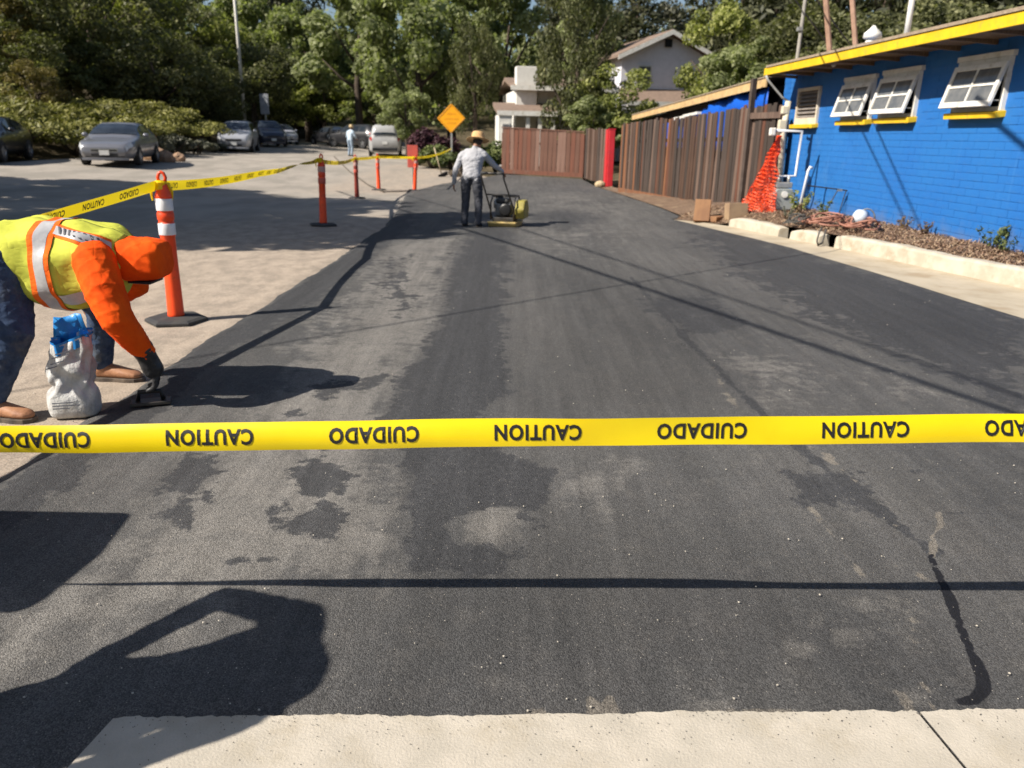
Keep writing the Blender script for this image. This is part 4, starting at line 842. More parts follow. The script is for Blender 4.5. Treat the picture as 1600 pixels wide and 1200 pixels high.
# eave, fascia, roof
EO = .66; XE = lx(16.35)
MB().box(((XE+.3)/2-.15, EO-.015, 2.725), (XE+.3, .035, .135)).build('fascia', yellow, bld, bevel=.004)
rf = MB(); rf.loft([[(x, EO+.02, 2.795), (x, EO+.02, 2.835), (x, -5.4, 3.42), (x, -5.4, 3.38)] for x in (-.35, XE+.03)]); r0 = rf.build('roof', roofm, bld)
MB().loft([[(x, EO-.015, 2.675), (x, EO-.015, 2.70), (x, -.02, 2.70), (x, -.02, 2.67)] for x in (-.3, XE)]).build('soffit', brownwood, r0)
rm = MB().loft([[(x, EO-.05, 2.645), (x, EO-.05, 2.675), (x, -.0, 2.67), (x, -.0, 2.61)] for x in (-.025, .025)]).mesh('rafter_tail', brownwood)
for i in range(17): link('rafter_tail', rm, r0, (.3+i*.76, 0, 0))
def on(th, name, mb, m, smooth=False, bevel=0): return mb.build(name, m, th, smooth, bevel=bevel)
def bw(x, y, z): return bld.matrix_basis@Vector((x, y, z))
bpy.context.view_layer.update()
def roofz(ly): return 2.835+(EO+.02-ly)*.585/6.08
def roofthing(name, label, cat, y, ly, build):
    p = BO+Matrix.Rotation(PI/2+A4, 3, 'Z')@Vector((lx(y), ly, roofz(ly))); t = thing(name, label, cat, p, PI/2+A4); build(t); return t
roofthing('roof_vent', 'white metal vent cap on the flat roof above the second window', 'roof vent', 14.0, -.2, lambda t: (on(t, 'collar', MB().lathe([(.13, -.05), (.11, .08), (.09, .16)], 14), white_paint, True), on(t, 'cap', MB().lathe([(.10, .15), (.15, .17), (.14, .24), (.06, .31), (.02, .36)], 14), white_paint, True)))
def lampost(t):
    on(t, 'pole', MB().tube([(0, 0, -.05), (0, 0, 1.15)], .045, 10), white_paint, True); on(t, 'arm', MB().tube([(0, 0, 1.1), (-.15, .12, 1.22)], .02, 6), steel); on(t, 'panel', MB().box((-.22, .18, 1.22), (.46, .34, .035), ry=.35, rx=.2), steel)
roofthing('roof_light', 'white pole light with a tilted panel standing on the roof', 'pole light', 13.2, -.35, lampost)
roofthing('roof_mast', 'thin grey mast rising from the roof corner near the fence', 'mast', 15.7, .35, lambda t: (on(t, 'mast_pole', MB().tube([(0, 0, -.05), (-.0, -.05, 2.6)], .035, 8), simple('grey_wood', (.36, .34, .30))), on(t, 'bracket', MB().box((0, .02, .55), (.10, .08, .06)), steel)))
bp = simple('brown_pole', (.33, .20, .14), (.25, .15, .10), .7, 9)
roofthing('roof_pole', 'brown timber prop leaning over the roof, nearer the mast', 'timber prop', 14.85, .1, lambda t: on(t, 'timber', MB().tube([(0, 0, -.03), (.55, .25, 2.2)], .05, 8), bp))
roofthing('roof_pole', 'brown timber prop leaning over the roof, nearer the white vent', 'timber prop', 14.4, -.15, lambda t: on(t, 'timber', MB().tube([(0, 0, -.03), (.75, .15, 2.2)], .045, 8), bp))
roofthing('security_light', 'small twin security light under the eave above the first window', 'security light', 14.2, .30, lambda t: (on(t, 'mount', MB().box((0, 0, -.14), (.10, .08, .05)), white_paint), on(t, 'lamp', MB().sphere((-.07, .04, -.19), .045, 10, 6), white_paint, True), on(t, 'lamp', MB().sphere((.07, .04, -.19), .045, 10, 6), white_paint, True)))

# ------------------------------------------------------------------ gas meter, pipes, netting, things lying by the wall
pipe_w = simple('white_pipe', (.70, .72, .74), (.60, .62, .65), .45, 6)
gm = at(1220, 320, 14.6); gz = float(T(gm[0], 14.6)); t = thing('gas_meter', 'grey gas meter with white riser pipes in front of the blue wall', 'gas meter', (gm[0], 14.6, gz))
MB().loft([[(x, y, z) for x, z in ((-.19, .22), (.19, .22), (.21, .32), (.20, .50), (.14, .60), (-.14, .60), (-.20, .50), (-.21, .32))] for y in (-.13, .10)]).build('case', simple('meter_grey', (.30, .32, .31), (.24, .26, .25), .5, 6), t, bevel=.02)
MB().box((0, .0, .66), (.30, .16, .10)).build('index_head', steel, t, bevel=.015); MB().lathe([(.001, 0), (.06, 0), (.06, .02)], 14).build('dial', white_paint, t).matrix_local = Matrix.Translation((0, -.135, .50))@Matrix.Rotation(PI/2, 4, 'X')
P15 = lambda u, v, y=14.75: Vector(at(u, v, y))-Vector((gm[0], 14.6, gz))
MB().tube([P15(1193, 332), P15(1203, 276), P15(1243, 275), P15(1253, 205), P15(1208, 204)], .028, 8).build('riser_pipe', pipe_w, t, True)
for q in (-.09, .09): MB().tube([(q, 0, .70), (q, 0, .82)], .03, 8).build('union', steel, t, True)
MB().box(P15(1207, 206), (.10, .12, .14)).build('regulator', white_paint, t, bevel=.02)
t = thing('conduit_riser', 'cream conduit pipe with junction boxes rising beside the fence end', 'conduit', (P15(1224, 300).x+gm[0], 15.1, float(T(4.9, 15.1)))); o_ = Vector(t.location)
CR = lambda u, v: Vector(at(u, v, 15.1))-o_
cream = simple('cream_conduit', (.66, .60, .45), (.56, .50, .38), .55, 7)
MB().tube([CR(1216, 325), CR(1224, 205), CR(1232, 158)], .055, 10).build('pipe', cream, t, True); MB().box(CR(1222, 196), (.14, .12, .20)).build('junction_box', cream, t, bevel=.015)
MB().box(CR(1226, 172), (.11, .12, .14)).build('junction_box', cream, t, bevel=.015); MB().tube([CR(1231, 158), CR(1222, 152), CR(1212, 140), CR(1200, 125), CR(1197, 118)], .02, 8).build('cable', simple('grey_cable', (.40, .40, .38)), t, True)
t0 = Vector(at(1250, 314, 14.3)); t0.z = float(T(t0.x, 14.3))+.2; t = thing('stand_pipe', 'thin white bent pipe standing in the bed right of the gas meter', 'pipe', t0)
d = Vector(at(1264, 262, 14.3))-t0; MB().tube([(0, 0, 0), d*.93, d+Vector((.02, 0, .01)), d+Vector((.07, 0, -.01))], .026, 8).build('pipe', pipe_w, t, True)
# folding steel frame
f0 = Vector(at(1297, 335, 13.6)); f0.z = float(T(f0.x, 13.6))+.18; t = thing('sawhorse', 'thin dark folding frame standing in the bed against the blue wall', 'sawhorse', f0)
SH = lambda u, v: Vector(at(u, v, 13.6))-f0
mb = MB(); mb.tube([SH(1262, 290), SH(1312, 296), SH(1324, 298)], .013, 6); t1 = mb.build('top_rail', dark_steel, t)
for a, b in (((1309, 297), (1285, 340)), ((1322, 298), (1308, 342))): MB().tube([SH(*a), SH(*b)], .009, 6).build('leg', dark_steel, t)
MB().box(SH(1312, 297), (.08, .04, .04)).build('clamp', steel, t)
# orange safety netting bunched against the fence end
def netting():
    base = Vector((4.35, 14.15, float(T(4.35, 14.15)))); t = thing('safety_netting', 'orange plastic safety netting bunched in a heap up the pipe beside the gas meter', 'netting', base)
    r = np.random.default_rng(8); mb = MB(); m = simple('orange_net', (.90, .11, .03), (.80, .08, .02), .45, 9)
    for layer in range(3):
        NU, NV = 17, 26; g = {}
        for i in range(NU+1):
            for j in range(NV+1):
                q = j/NV; tt = i/NU; top = Vector((.52, .75, 1.5)); w = (1-q)**1.3*.72+.05
                x = -.02+(tt-.5)*w*1.15+top.x*q**1.2; z = q*1.50*(1 if q > .55 else 1)*(.62+.38*q)+.02
                y = .1+top.y*q+.10*math.sin(tt*8+layer*2.3+q*5)*(1-q*.6)+.05*math.sin(q*23+tt*9+layer)+layer*.06-.1
                if q < .5 and tt < .55: z *= .9
                g[i, j] = Vector((x+.02*math.sin(q*31+layer*1.7), y, z+.05*math.sin(tt*9+layer*1.3+q*4)*(1-q)))
        for i in range(NU+1):
            for j in range(NV):
                a, b = g[i, j], g[i, j+1]; d = Vector((.006, .003, 0)); mb.quad(a-d, a+d, b+d, b-d)
        for j in range(NV+1):
            for i in range(NU):
                a, b = g[i, j], g[i+1, j]; d = Vector((0, .003, .008)); mb.quad(a-d, b-d, b+d, a+d)
    mb.build('net', m, t); MB().tube([(-.4, -.08, .03), (-.1, -.14, .04), (.25, -.1, .05), (.45, -.02, .05)], .03, 8).build('rolled_edge', m, t, True)
netting()
# timber blocks
woodc = simple('new_timber', (.27, .14, .065), (.20, .10, .05), .75, 5, stretch=(1, 1, .2)); woodp = simple('pale_timber', (.34, .235, .14), (.27, .18, .11), .75, 5)
for i, (p, d, rz, rx, m, lb) in enumerate((((3.42, 14.35), (.28, .12, .40), -.3, -.38, woodc, 'orange brown timber block leaning at the tip of the concrete apron'), ((3.98, 14.15), (.36, .2, .34), .15, -.12, woodp, 'pale timber block standing between the leaning block and the netting'), ((3.70, 14.3), (.34, .14, .10), .8, .1, woodc, 'flat timber offcut lying between the two blocks'))):
    z = float(T(*p)); o = MB().box((0, 0, d[2]/2*math.cos(rx)), d, rx=rx).build('timber_block', m, bevel=.006); o.location = (p[0], p[1], z+.02); o.rotation_euler.z = rz; tag(o, lb, 'timber block')
# site lamp, hoses, coil
w0 = Vector((5.18, 11.75, float(T(5.18, 11.75))+.19)); t = thing('work_lamp', 'round white work lamp tipped over among the hoses below the wall', 'work lamp', w0)
q = MB().lathe([(.015, .12), (.05, .12), (.09, .07), (.135, 0), (.125, -.005), (.03, .03)], 18).build('reflector', simple('lamp_white', (.62, .68, .74), (.5, .56, .62), .3, 5), t, True); q.matrix_local = Matrix.Translation((-.02, -.02, .17))@Matrix.Rotation(-.7, 4, 'Y')@Matrix.Rotation(.5, 4, 'X')
MB().tube([(.03, .02, .0), (.06, .02, .12), (.02, .0, .22)], .015, 6).build('stand', dark_steel, t); MB().tube([(.10+.13*math.cos(a), .05, .14+.15*math.sin(a)) for a in [2*PI*j/16 for j in range(17)]], .012, 6).build('guard_ring', steel, t, True)
hosec = simple('pink_hose', (.36, .17, .12), (.28, .125, .085), .6, 6); hosed = simple('dark_cable', (.06, .06, .055), (.10, .09, .08), .7, 8)
def coil(name, label, c, m, r0, n, rad, rr, spread=(1, 1)):
    z = float(T(c[0], c[1]))+.2; pts = []; g = np.random.default_rng(rr)
    for k in range(n*14):
        a = 2*PI*k/14; R0 = r0*(1+.25*math.sin(k*.37+rr))+g.normal(0, .01); pts.append((R0*math.cos(a)*spread[0]+.05*math.sin(k*.21), R0*math.sin(a)*spread[1], .03+.05*abs(math.sin(k*.3))+.10*max(0, math.sin(a*1+k*.05))))
    o = MB().tube(pts, rad, 6).build(name, m, None, True); o.location = (c[0], c[1], z); tag(o, label, 'hose', 'hoses and cables left in the planting bed')
coil('hose_coil', 'tangled pinkish hose coiled in the bed below the sawhorse', (4.72, 12.0), hosec, .24, 5, .014, 3, (1.1, 1.2)); coil('cable_coil', 'dark cable coil hanging into the gap in the kerb', (4.28, 11.95), hosed, .13, 5, .010, 5); coil('hose_coil', 'loose pinkish hose loops lying beside the white work lamp', (5.05, 11.5), hosec, .2, 5, .014, 9, (.9, 1.4))
o = MB().tube([(4.38, 11.15, .26), (4.33, 11.1, .2), (4.31, 11.08, .08), (4.34, 11.1, .02), (4.42, 11.16, .05), (4.5, 11.3, .22)], .014, 6).build('cable_loop', hosed, None, True); tag(o, 'dark cable loop drooping over the kerb edge', 'hose', 'hoses and cables left in the planting bed')

# ------------------------------------------------------------------ fences and gate, board by board
def wood(name, a, b, d): return simple(name, a, b, .85, 3.2, bmp=.4, bscale=12, stretch=(6, 6, .5), dirt=d, dscale=2.2)
FW = [wood('fence_grey', (0.076, 0.054, 0.044), (0.046, 0.034, 0.027), (0.112, 0.086, 0.072)), wood('fence_brown', (0.089, 0.049, 0.032), (0.053, 0.030, 0.020), (0.120, 0.081, 0.058)), wood('fence_red', (0.126, 0.050, 0.030), (0.076, 0.032, 0.019), (0.106, 0.069, 0.050)), wood('fence_dark', (0.037, 0.026, 0.022), (0.056, 0.042, 0.033), (0.079, 0.061, 0.050)), wood('fence_pale', (0.159, 0.106, 0.080), (0.099, 0.063, 0.048), (0.132, 0.098, 0.080)), wood('fence_tan', (0.219, 0.095, 0.045), (0.145, 0.063, 0.032), (0.132, 0.081, 0.053))]
GW = [wood('gate_red', (0.153, 0.058, 0.035), (0.106, 0.042, 0.026), (0.116, 0.066, 0.048)), wood('gate_brown', (0.132, 0.064, 0.043), (0.090, 0.043, 0.029), (0.138, 0.089, 0.068)), wood('gate_pale', (0.190, 0.111, 0.083), (0.138, 0.077, 0.057), (0.158, 0.111, 0.085))]
MESHC = {}
def board(mats, w, h, d, k):
    key = (id(mats), round(w, 3), k)
    if key not in MESHC:
        mb = MB(); r = np.random.default_rng(k); c = r.uniform(-.008, .008, 4); mb.loft([[(-w/2, -d/2, z), (w/2, -d/2, z), (w/2, d/2, z), (-w/2, d/2, z)] for z in (0, .35, .7, .985)]+[[(-w/2+.012, -d/2, 1), (w/2-.012, -d/2, 1), (w/2-.012, d/2, 1), (-w/2+.012, d/2, 1)]]); MESHC[key] = mb.mesh('board', mats[k % len(mats)])
    return MESHC[key]
def board_fence(name, label, cat, a, b, h, bw_, mats, rails=True, seed=1, posts=2, tops=None, base=.05, jit=.02, weights=None):
    a = Vector(a); b = Vector(b); d = (b-a).to_2d(); n = max(3, int(d.length/bw_)); ang = math.atan2(d.y, d.x); z0 = float(T(a.x, a.y)); t = thing(name, label, cat, (a.x, a.y, z0), ang)
    r = np.random.default_rng(seed); wd = d.length/n
    for i in range(n):
        x = (i+.5)*wd; P_ = a.lerp(b, (i+.5)/n); zz = float(T(P_.x, P_.y))-z0; H2 = h if tops is None else tops(i/n)
        k = int(r.choice(len(mats), p=weights)) if weights is not None else int(r.integers(0, len(mats)))
        o = link('board', board(mats, wd-.008, h, .02, k), t, (x, r.normal(0, .006), zz+base+r.uniform(0, .02))); o.scale = (r.uniform(.9, 1.0), 1, H2+r.normal(0, jit)); o.rotation_euler = (r.normal(0, .006), r.normal(0, .008), 0)
    if rails:
        for q in (.22, .78): MB().tube([(0, .05, h*q), (d.length, .05, h*q+float(T(b.x, b.y))-z0)], .045, 4).build('rail', mats[0], t)
    for i in range(posts):
        q = i/(posts-1); P_ = a.lerp(b, q); MB().box((d.length*q, .09, float(T(P_.x, P_.y))-z0+h/2), (.09, .09, h+.05)).build('post', mats[0], t)
    return t, ang, d.length
fa, fb = (3.20, 24.6, 0), (5.28, 16.25, 0)
ft, fang, fl = board_fence('board_fence', 'weathered dark board fence running from the red post to the blue building', 'fence', fa, fb, 1.93, .135, FW, True, 4, 5, lambda q: 1.95+.15*q+.025*math.sin(q*9), .04, .018, [.25, .23, .13, .22, .11, .06])
MB().box((fl-1.15, -.03, 1.42), (.10, .10, 2.84)).build('tall_post', FW[0], ft); MB().box((fl-.55, -.035, 2.10), (1.2, .06, .12)).build('cap_rail', FW[4], ft); MB().box((fl*.5, -.02, .07), (fl-.1, .03, .16)).build('kick_board', FW[5], ft)
bt, bang, bl = board_fence('wooden_gate', 'reddish brown board gate across the far end of the new asphalt', 'gate', (-.62, 35.3, 0), (2.78, 32.75, 0), 1.72, .215, GW, True, 6, 2, lambda q: 1.75-.14*q+.03*math.sin(q*3.1), .18, .006, [.4, .4, .2])
MB().box((bl/2, -.03, .13), (bl, .05, .17)).build('bottom_rail', GW[0], bt); MB().box((bl/2, -.02, 1.90), (bl, .05, .05), ry=.035).build('top_rail', GW[1], bt)
board_fence('fence_panel', 'narrow weathered grey board panel between the gate and the red post', 'fence', (2.82, 32.6, 0), (3.22, 29.3, 0), 1.93, .30, [FW[4], FW[1], FW[0]], True, 3, 2)
rp = simple('red_paint', (.62, .035, .045), (.52, .03, .035), .45, 5, dirt=(.4, .05, .05)); t = thing('red_post', 'tall bright red steel post box beside the dark board fence', 'post', (3.30, 28.3, float(T(3.3, 28.3))), .05)
MB().box((.05, 0, .98), (.20, .10, 1.94)).build('front', rp, t, bevel=.01); MB().box((-.08, .25, .98), (.05, .42, 1.94)).build('side_plate', rp, t, bevel=.008); MB().box((.05, .02, 1.965), (.24, .16, .03)).build('cap', rp, t)
o = MB().sphere((0, 0, .1), (.2, .15, .13), 9, 6).build('boulder', simple('tan_rock', (.52, .40, .24), (.4, .3, .18), .9, 6)); o.location = (2.98, 28.0, float(T(2.98, 28))); tag(o, 'small tan rock at the foot of the red post', 'rock')

# ------------------------------------------------------------------ shed behind the fence with tan fascia and blue tarpaulin
tanm = simple('tan_fascia', (.62, .43, .21), (.52, .35, .16), .6, 4, dirt=(.35, .24, .14), dscale=6); SL = 14.6
sa = Vector((5.62, 17.6, 0)); sb = Vector((5.02, 32.2, 0)); sang = math.atan2((sb-sa).y, (sb-sa).x); t = thing('shed', 'low dark shed behind the fence with a tan fascia board', 'shed', sa, sang)
zf = lambda x: 2.60-.026*x
MB().loft([[(x, .0, -.4), (x, .0, zf(x)-.05), (x, -4.2, zf(x)+.3), (x, -4.2, -.4)] for x in (0, SL)]).build('wall', simple('shed_dark', (.05, .04, .033), (.035, .03, .025), .9), t)
MB().loft([[(x, .42, zf(x)-.11), (x, .45, zf(x)-.11), (x, .45, zf(x)+.07), (x, .42, zf(x)+.07)] for x in (-.35, SL+.1)]).build('fascia', tanm, t); MB().loft([[(x, .47, zf(x)+.072), (x, .47, zf(x)+.10), (x, -4.4, zf(x)+.5), (x, -4.4, zf(x)+.47)] for x in (-.36, SL+.1)]).build('roof', roofm, t)
tm_ = simple('blue_tarpaulin', (.006, .10, .55), (.005, .085, .46), .42, 3, spec=.5, bmp=.5, bscale=5, bdist=.04)
tarp = thing('tarpaulin', 'blue tarpaulin hung along the shed under its tan fascia', 'tarpaulin', sa, sang)
mb = MB(); NX = 60; mb.loft([[(x, .30+.05*math.sin(x*3.1+q*2)+.03*math.sin(x*8.3+q*5), (zf(x)-(.12+.30*sst((x-3.2)/3.5)+.03*math.sin(x*2.1)))*q+(1.15)*(1-q)) for q in (0, .25, .5, .75, 1)] for x in [-.3+i*(11.6)/NX for i in range(NX+1)]], False, closed=False)
o = mb.build('sheet', tm_, tarp, True); o.modifiers.new('th', 'SOLIDIFY').thickness = .006
for i, (x, q) in enumerate(((5.6, 1.86), (7.0, 1.80))): o = MB().box((0, 0, 0), (1.6, .12, .07), ry=.03).build('plank', white_paint); o.matrix_world = Matrix.Translation(sa)@Matrix.Rotation(sang, 4, 'Z')@Matrix.Translation((x, .42, zf(x)-.36-.03*i)); tag(o, ('pale plank poking out over the tarpaulin, the one nearer the tall post', 'pale plank poking out over the tarpaulin, the farther one')[i], 'plank', 'planks under the shed eave')

# ------------------------------------------------------------------ white houses beyond the gate
stucco = simple('white_stucco', (.74, .72, .67), (.66, .64, .59), .85, 3, bmp=.2, bscale=30); tile = simple('tan_roof_tile', (.24, .17, .13), (.18, .13, .10), .85, 5); shade_w = simple('grey_lap_siding', (.74, .73, .78), (.68, .67, .72), .8, 3)
t = thing('gable_house', 'white gabled house on the rise behind the tarpaulin shed', 'house', (9.2, 51.5, 0), .22)
MB().loft([[(x, y, z) for x, z in ((-2.9, 0), (2.9, 0), (2.9, 6.2), (-.0, 7.5), (-2.9, 6.2))] for y in (0, 8)]).build('wall', shade_w, t)
for s in (-1, 1): MB().loft([[(s*-.02, y, 7.56), (s*-.02, y, 7.72), (s*3.4, y, 6.20), (s*3.4, y, 6.04)] for y in (-.75, 8.4)]).build('roof', tile, t); MB().loft([[(s*0, y, 7.43), (s*0, y, 7.70), (s*3.4, y, 6.16), (s*3.4, y, 5.90)] for y in (-.80, -.74)]).build('barge_board', white_paint, t)
MB().box((0, -.16, 7.0), (.45, .08, .45)).build('gable_vent', darkin, t); MB().loft([[(x, y, z) for y, z in ((0, 4.35), (-1.9, 3.55), (-1.9, 3.4), (0, 4.2))] for x in (-3.2, 3.2)]).build('porch_roof', tile, t); MB().box((0, -1.93, 3.42), (6.4, .06, .24)).build('porch_fascia', white_paint, t); MB().box((0, -1.5, 1.7), (5.9, .12, 3.3)).build('porch_wall', stucco, t)
for x in (-1.4, 1.3): f = MB().box((x, -.05, 5.2), (.9, .1, 1.0)).build('window', white_paint, t); MB().box((x, -.11, 5.2), (.74, .03, .84)).build('pane', glass, f)
t = thing('white_house', 'white stucco house with chimney and tiled porch behind the gate', 'house', (.0, 45, float(T(0, 45))), .12)
MB().box((2.6, 3.4, 1.9), (5.4, 6, 4.0)).build('wall', stucco, t); MB().box((.50, .2, 2.55), (1.15, .8, 5.1)).build('chimney', stucco, t, bevel=.03)
MB().loft([[(x, y, z) for y, z in ((-.4, 4.1), (3.4, 4.75), (7, 4.1), (7, 3.95), (3.4, 4.55), (-.4, 3.95))] for x in (-.35, 5.6)]).build('roof', tile, t); MB().box((2.6, -.45, 4.0), (6.0, .08, .24)).build('fascia', white_paint, t)
MB().loft([[(x, y, z) for y, z in ((.35, 3.25), (-2.2, 2.75), (-2.2, 2.58), (.35, 3.05))] for x in (-1.3, 1.9)]).build('porch_roof', tile, t); MB().box((.3, -2.23, 2.64), (3.2, .06, .24)).build('porch_fascia', white_paint, t)
MB().box((-.85, -1.2, 1.25), (.7, 2.0, 2.6)).build('porch_wall', stucco, t)
for x in (.35, 1.0, 1.7): MB().box((x, -2.0, 1.25), (.20, .2, 2.6)).build('porch_column', white_paint, t)
f = MB().box((-.85, -2.22, 1.5), (.42, .06, 1.3)).build('window', white_paint, t); MB().box((-.85, -2.26, 1.5), (.3, .03, 1.15)).build('pane', glass, f); MB().box((.75, .35, 1.2), (.85, .1, 2.2)).build('door', simple('dark_red_door', (.13, .035, .025)), t)
for x in (3.2, 4.6): f = MB().box((x, .38, 2.6), (1.0, .06, 1.2)).build('window', white_paint, t); MB().box((x, .34, 2.6), (.84, .03, 1.04)).build('pane', glass, f)
# ------------------------------------------------------------------ parked cars
tyre = simple('tyre', (.022, .022, .023), None, .8); alloy = simple('alloy', (.42, .42, .43), (.3, .3, .31), .35, 9, metal=.8)
carglass = simple('car_glass', (.018, .024, .034), (.03, .038, .05), .06, 3, spec=.7); lampm = simple('headlamp', (.62, .64, .66), None, .12, spec=.7); redlamp = simple('tail_lamp', (.4, .02, .015), None, .2); trimb = simple('black_trim', (.02, .02, .022), None, .5); plate = simple('plate_white', (.72, .72, .70), None, .5); chrome = simple('chrome', (.6, .6, .6), None, .2, metal=.9)
def paint(n, c): return simple(n, c, tuple(x*.93 for x in c), .28, 2, metal=.2, spec=.5, coat=.6)
SHAPES = {  # distance from the nose as a share of the length: shoulder height, roof height
 'sedan': dict(L=4.8, W=1.84, s=[0, .02, .08, .28, .36, .48, .66, .80, .88, .97, 1], sh=[.60, .70, .78, .92, .94, .95, .97, .99, 1.0, .98, .86], rf=[.60, .71, .79, .94, 1.20, 1.43, 1.44, 1.22, 1.03, 1.0, .86], ws=(.295, .455), rw=(.70, .845), sw=[(.385, .56), (.575, .735)], wh=(.19, .79), wr=.325),
 'suv': dict(L=4.6, W=1.86, s=[0, .02, .07, .24, .32, .42, .70, .88, .96, .99, 1], sh=[.72, .84, .94, 1.05, 1.07, 1.08, 1.10, 1.12, 1.10, 1.04, .95], rf=[.72, .85, .95, 1.08, 1.36, 1.64, 1.67, 1.63, 1.42, 1.06, .95], ws=(.255, .40), rw=(.955, .988), sw=[(.34, .51), (.525, .70), (.715, .84)], wh=(.18, .80), wr=.36),
 'van': dict(L=5.0, W=1.96, s=[0, .02, .08, .20, .27, .36, .70, .93, .975, .99, 1], sh=[.75, .88, .98, 1.10, 1.12, 1.13, 1.15, 1.15, 1.13, 1.08, .98], rf=[.75, .89, .99, 1.14, 1.48, 1.80, 1.86, 1.83, 1.62, 1.10, .98], ws=(.215, .345), rw=(.974, .9905), sw=[(.28, .45), (.465, .66), (.675, .88)], wh=(.17, .80), wr=.36)}
def car(name, label, kind, loc, rz, m, cat='car', group='cars parked along the street', glassm=carglass):
    K = SHAPES[kind]; L_, W = K['L'], K['W']/2; t = thing(name, label, cat, loc, rz, group)
    def sec(s):
        sh = np.interp(s, K['s'], K['sh']); rf = np.interp(s, K['s'], K['rf']); tp = min(1, (.74+.26*(min(s, .12)/.12)**.6), (.80+.20*(min(1-s, .12)/.12)**.6)); w = W*tp
        g = min(1, max(0, (rf-sh)/.42)); lo = .24+.10*max(0, 1-s/.05)+.12*max(0, 1-(1-s)/.05)
        P = [(0, lo-.02), (.86*w, lo), (.97*w, lo+.13), (w, .52*lo+.48*sh), (.985*w, sh-.12), (.93*w-.02*g, sh), ((.90-.17*g)*w, sh+(rf-sh)*.86+.012), ((.62-.06*g)*w, rf+.012), (0, rf+.03)]
        return P
    NS = 44; SS = [.5-.5*math.cos(PI*i/NS) for i in range(NS+1)]; ring = []
    for s in SS: P = sec(s); ring.append([(x, L_/2-s*L_, z) for x, z in P]+[(-x, L_/2-s*L_, z) for x, z in P[-2:0:-1]])
    bd = MB().loft(ring).build('body', m, t, True); 
    def pt(s, i, off=0):   # i = fractional index along the half section, negative = other side
        P = sec(s); a = abs(i); k = min(int(a), len(P)-2); f = a-k; x = P[k][0]*(1-f)+P[k+1][0]*f; z = P[k][1]*(1-f)+P[k+1][1]*f
        sg = -1 if i < 0 else 1; nx, nz = (P[k+1][1]-P[k][1]), -(P[k+1][0]-P[k][0]); l = math.hypot(nx, nz) or 1
        return Vector((sg*(x+off*nx/l), L_/2-s*L_, z+off*nz/l))
    def panel(nm, pts, mm, par=t): mb = MB(); mb.loft(pts, False, closed=False); return mb.build(nm, mm, par, True)
    def slab_(nm, s0, s1, rows, mm, off=.012, n=8):
        return panel(nm, [[(pt(s0(i)+(s1(i)-s0(i))*k/n, i, off)+Vector((0, 0, .006))) for i in rows] for k in range(n+1)], mm)
    top = [6.15, 6.5, 7, 7.5, 8]; full = top+[-7.5, -7, -6.5, -6.15]
    def screen(nm, a, b): 
        ov = Vector((0, -.05, .01)) if nm == 'rear_window' and kind != 'sedan' else Vector((0, 0, .02))
        q = [[Vector(pt(a+(b-a)*k/8, i, .0))+ov for i in [6.05, 6.5, 7, 7.6, 7.999, -7.6, -7, -6.5, -6.05]] for k in range(9)]; return panel(nm, q, glassm)
    screen('windscreen', K['ws'][0]+.01, K['ws'][1]-.012); screen('rear_window', K['rw'][0]+.008, K['rw'][1]-.005)
    for sg in (1, -1):
        for a, b in K['sw']:
            panel('side_window', [[pt(a+(b-a)*k/6, sg*i, .012) for i in (5.12, 5.4, 5.7, 5.93)] for k in range(7)], glassm)
        for s in K['wh']:
            y = L_/2-s*L_; x = sg*(W-.09); r = K['wr']
            wm = MB().lathe([(r*.62, -.1), (r*.95, -.105), (r, -.08), (r, .08), (r*.95, .105), (r*.64, .10), (r*.62, .06)], 24).build('tyre', tyre, t, True); wm.matrix_local = Matrix.Translation((x, y, r))@Matrix.Rotation(sg*PI/2, 4, 'Y')
            rm_ = MB(); rm_.lathe([(.01, .085), (.06, .09), (r*.60, .06), (r*.64, .098), (r*.65, .07)], 20)
            for q in range(5): a = 2*PI*q/5; rm_.box((r*.36*math.cos(a), r*.36*math.sin(a), .09), (r*.5, .05, .02), rz=a)
            rm_.build('rim', alloy, wm)
            ar = MB(); ar.loft([[(sg*(W+o), y+rr*math.cos(a), max(r+rr*math.sin(a), .2)) for a in [PI*j/14 for j in range(15)]] for rr, o in ((r*1.02, -.03), (r*1.15, .004), (r*1.2, .0))], False, closed=False); ar.build('wheel_arch', trimb, t, True)
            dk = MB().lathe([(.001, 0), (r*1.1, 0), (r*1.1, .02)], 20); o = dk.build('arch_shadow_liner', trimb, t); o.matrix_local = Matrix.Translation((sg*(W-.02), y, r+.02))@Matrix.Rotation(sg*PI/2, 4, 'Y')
            wm.location.x = sg*(W-.075)
        for a in (K['sw'][0][0]-.005, K['sw'][0][1]+.006, K['sw'][1][1]+.004): panel('door_seam', [[pt(a+k*.0035, sg*i, .004) for i in (2.1, 3, 3.6, 4.4, 5.0)] for k in range(2)], trimb)
        hl = K['sh'][1]
        panel('headlight', [[pt(.004+.075*k/4, sg*i, .012)+Vector((0, .012, 0)) for i in (4.0, 4.4, 4.8, 5.25)] for k in range(5)], lampm)
        panel('tail_light', [[pt(.93+.066*k/4, sg*i, .012)-Vector((0, .012, 0)) for i in (3.9, 4.3, 4.7, 5.0)] for k in range(5)], redlamp)
        MB().sphere((0, 0, 0), (.11, .05, .075), 10, 6).build('mirror', m, t, True).location = (sg*(W+.09), L_/2-(K['ws'][0]+.08)*L_, K['sh'][3]+.10)
        for a, b in K['sw'][:2]: MB().box((sg*(W+.004), L_/2-(b-.02)*L_, K['sh'][4]-.12), (.02, .16, .025)).build('door_handle', chrome, t)
    yf, zf_ = L_/2, K['sh'][0]
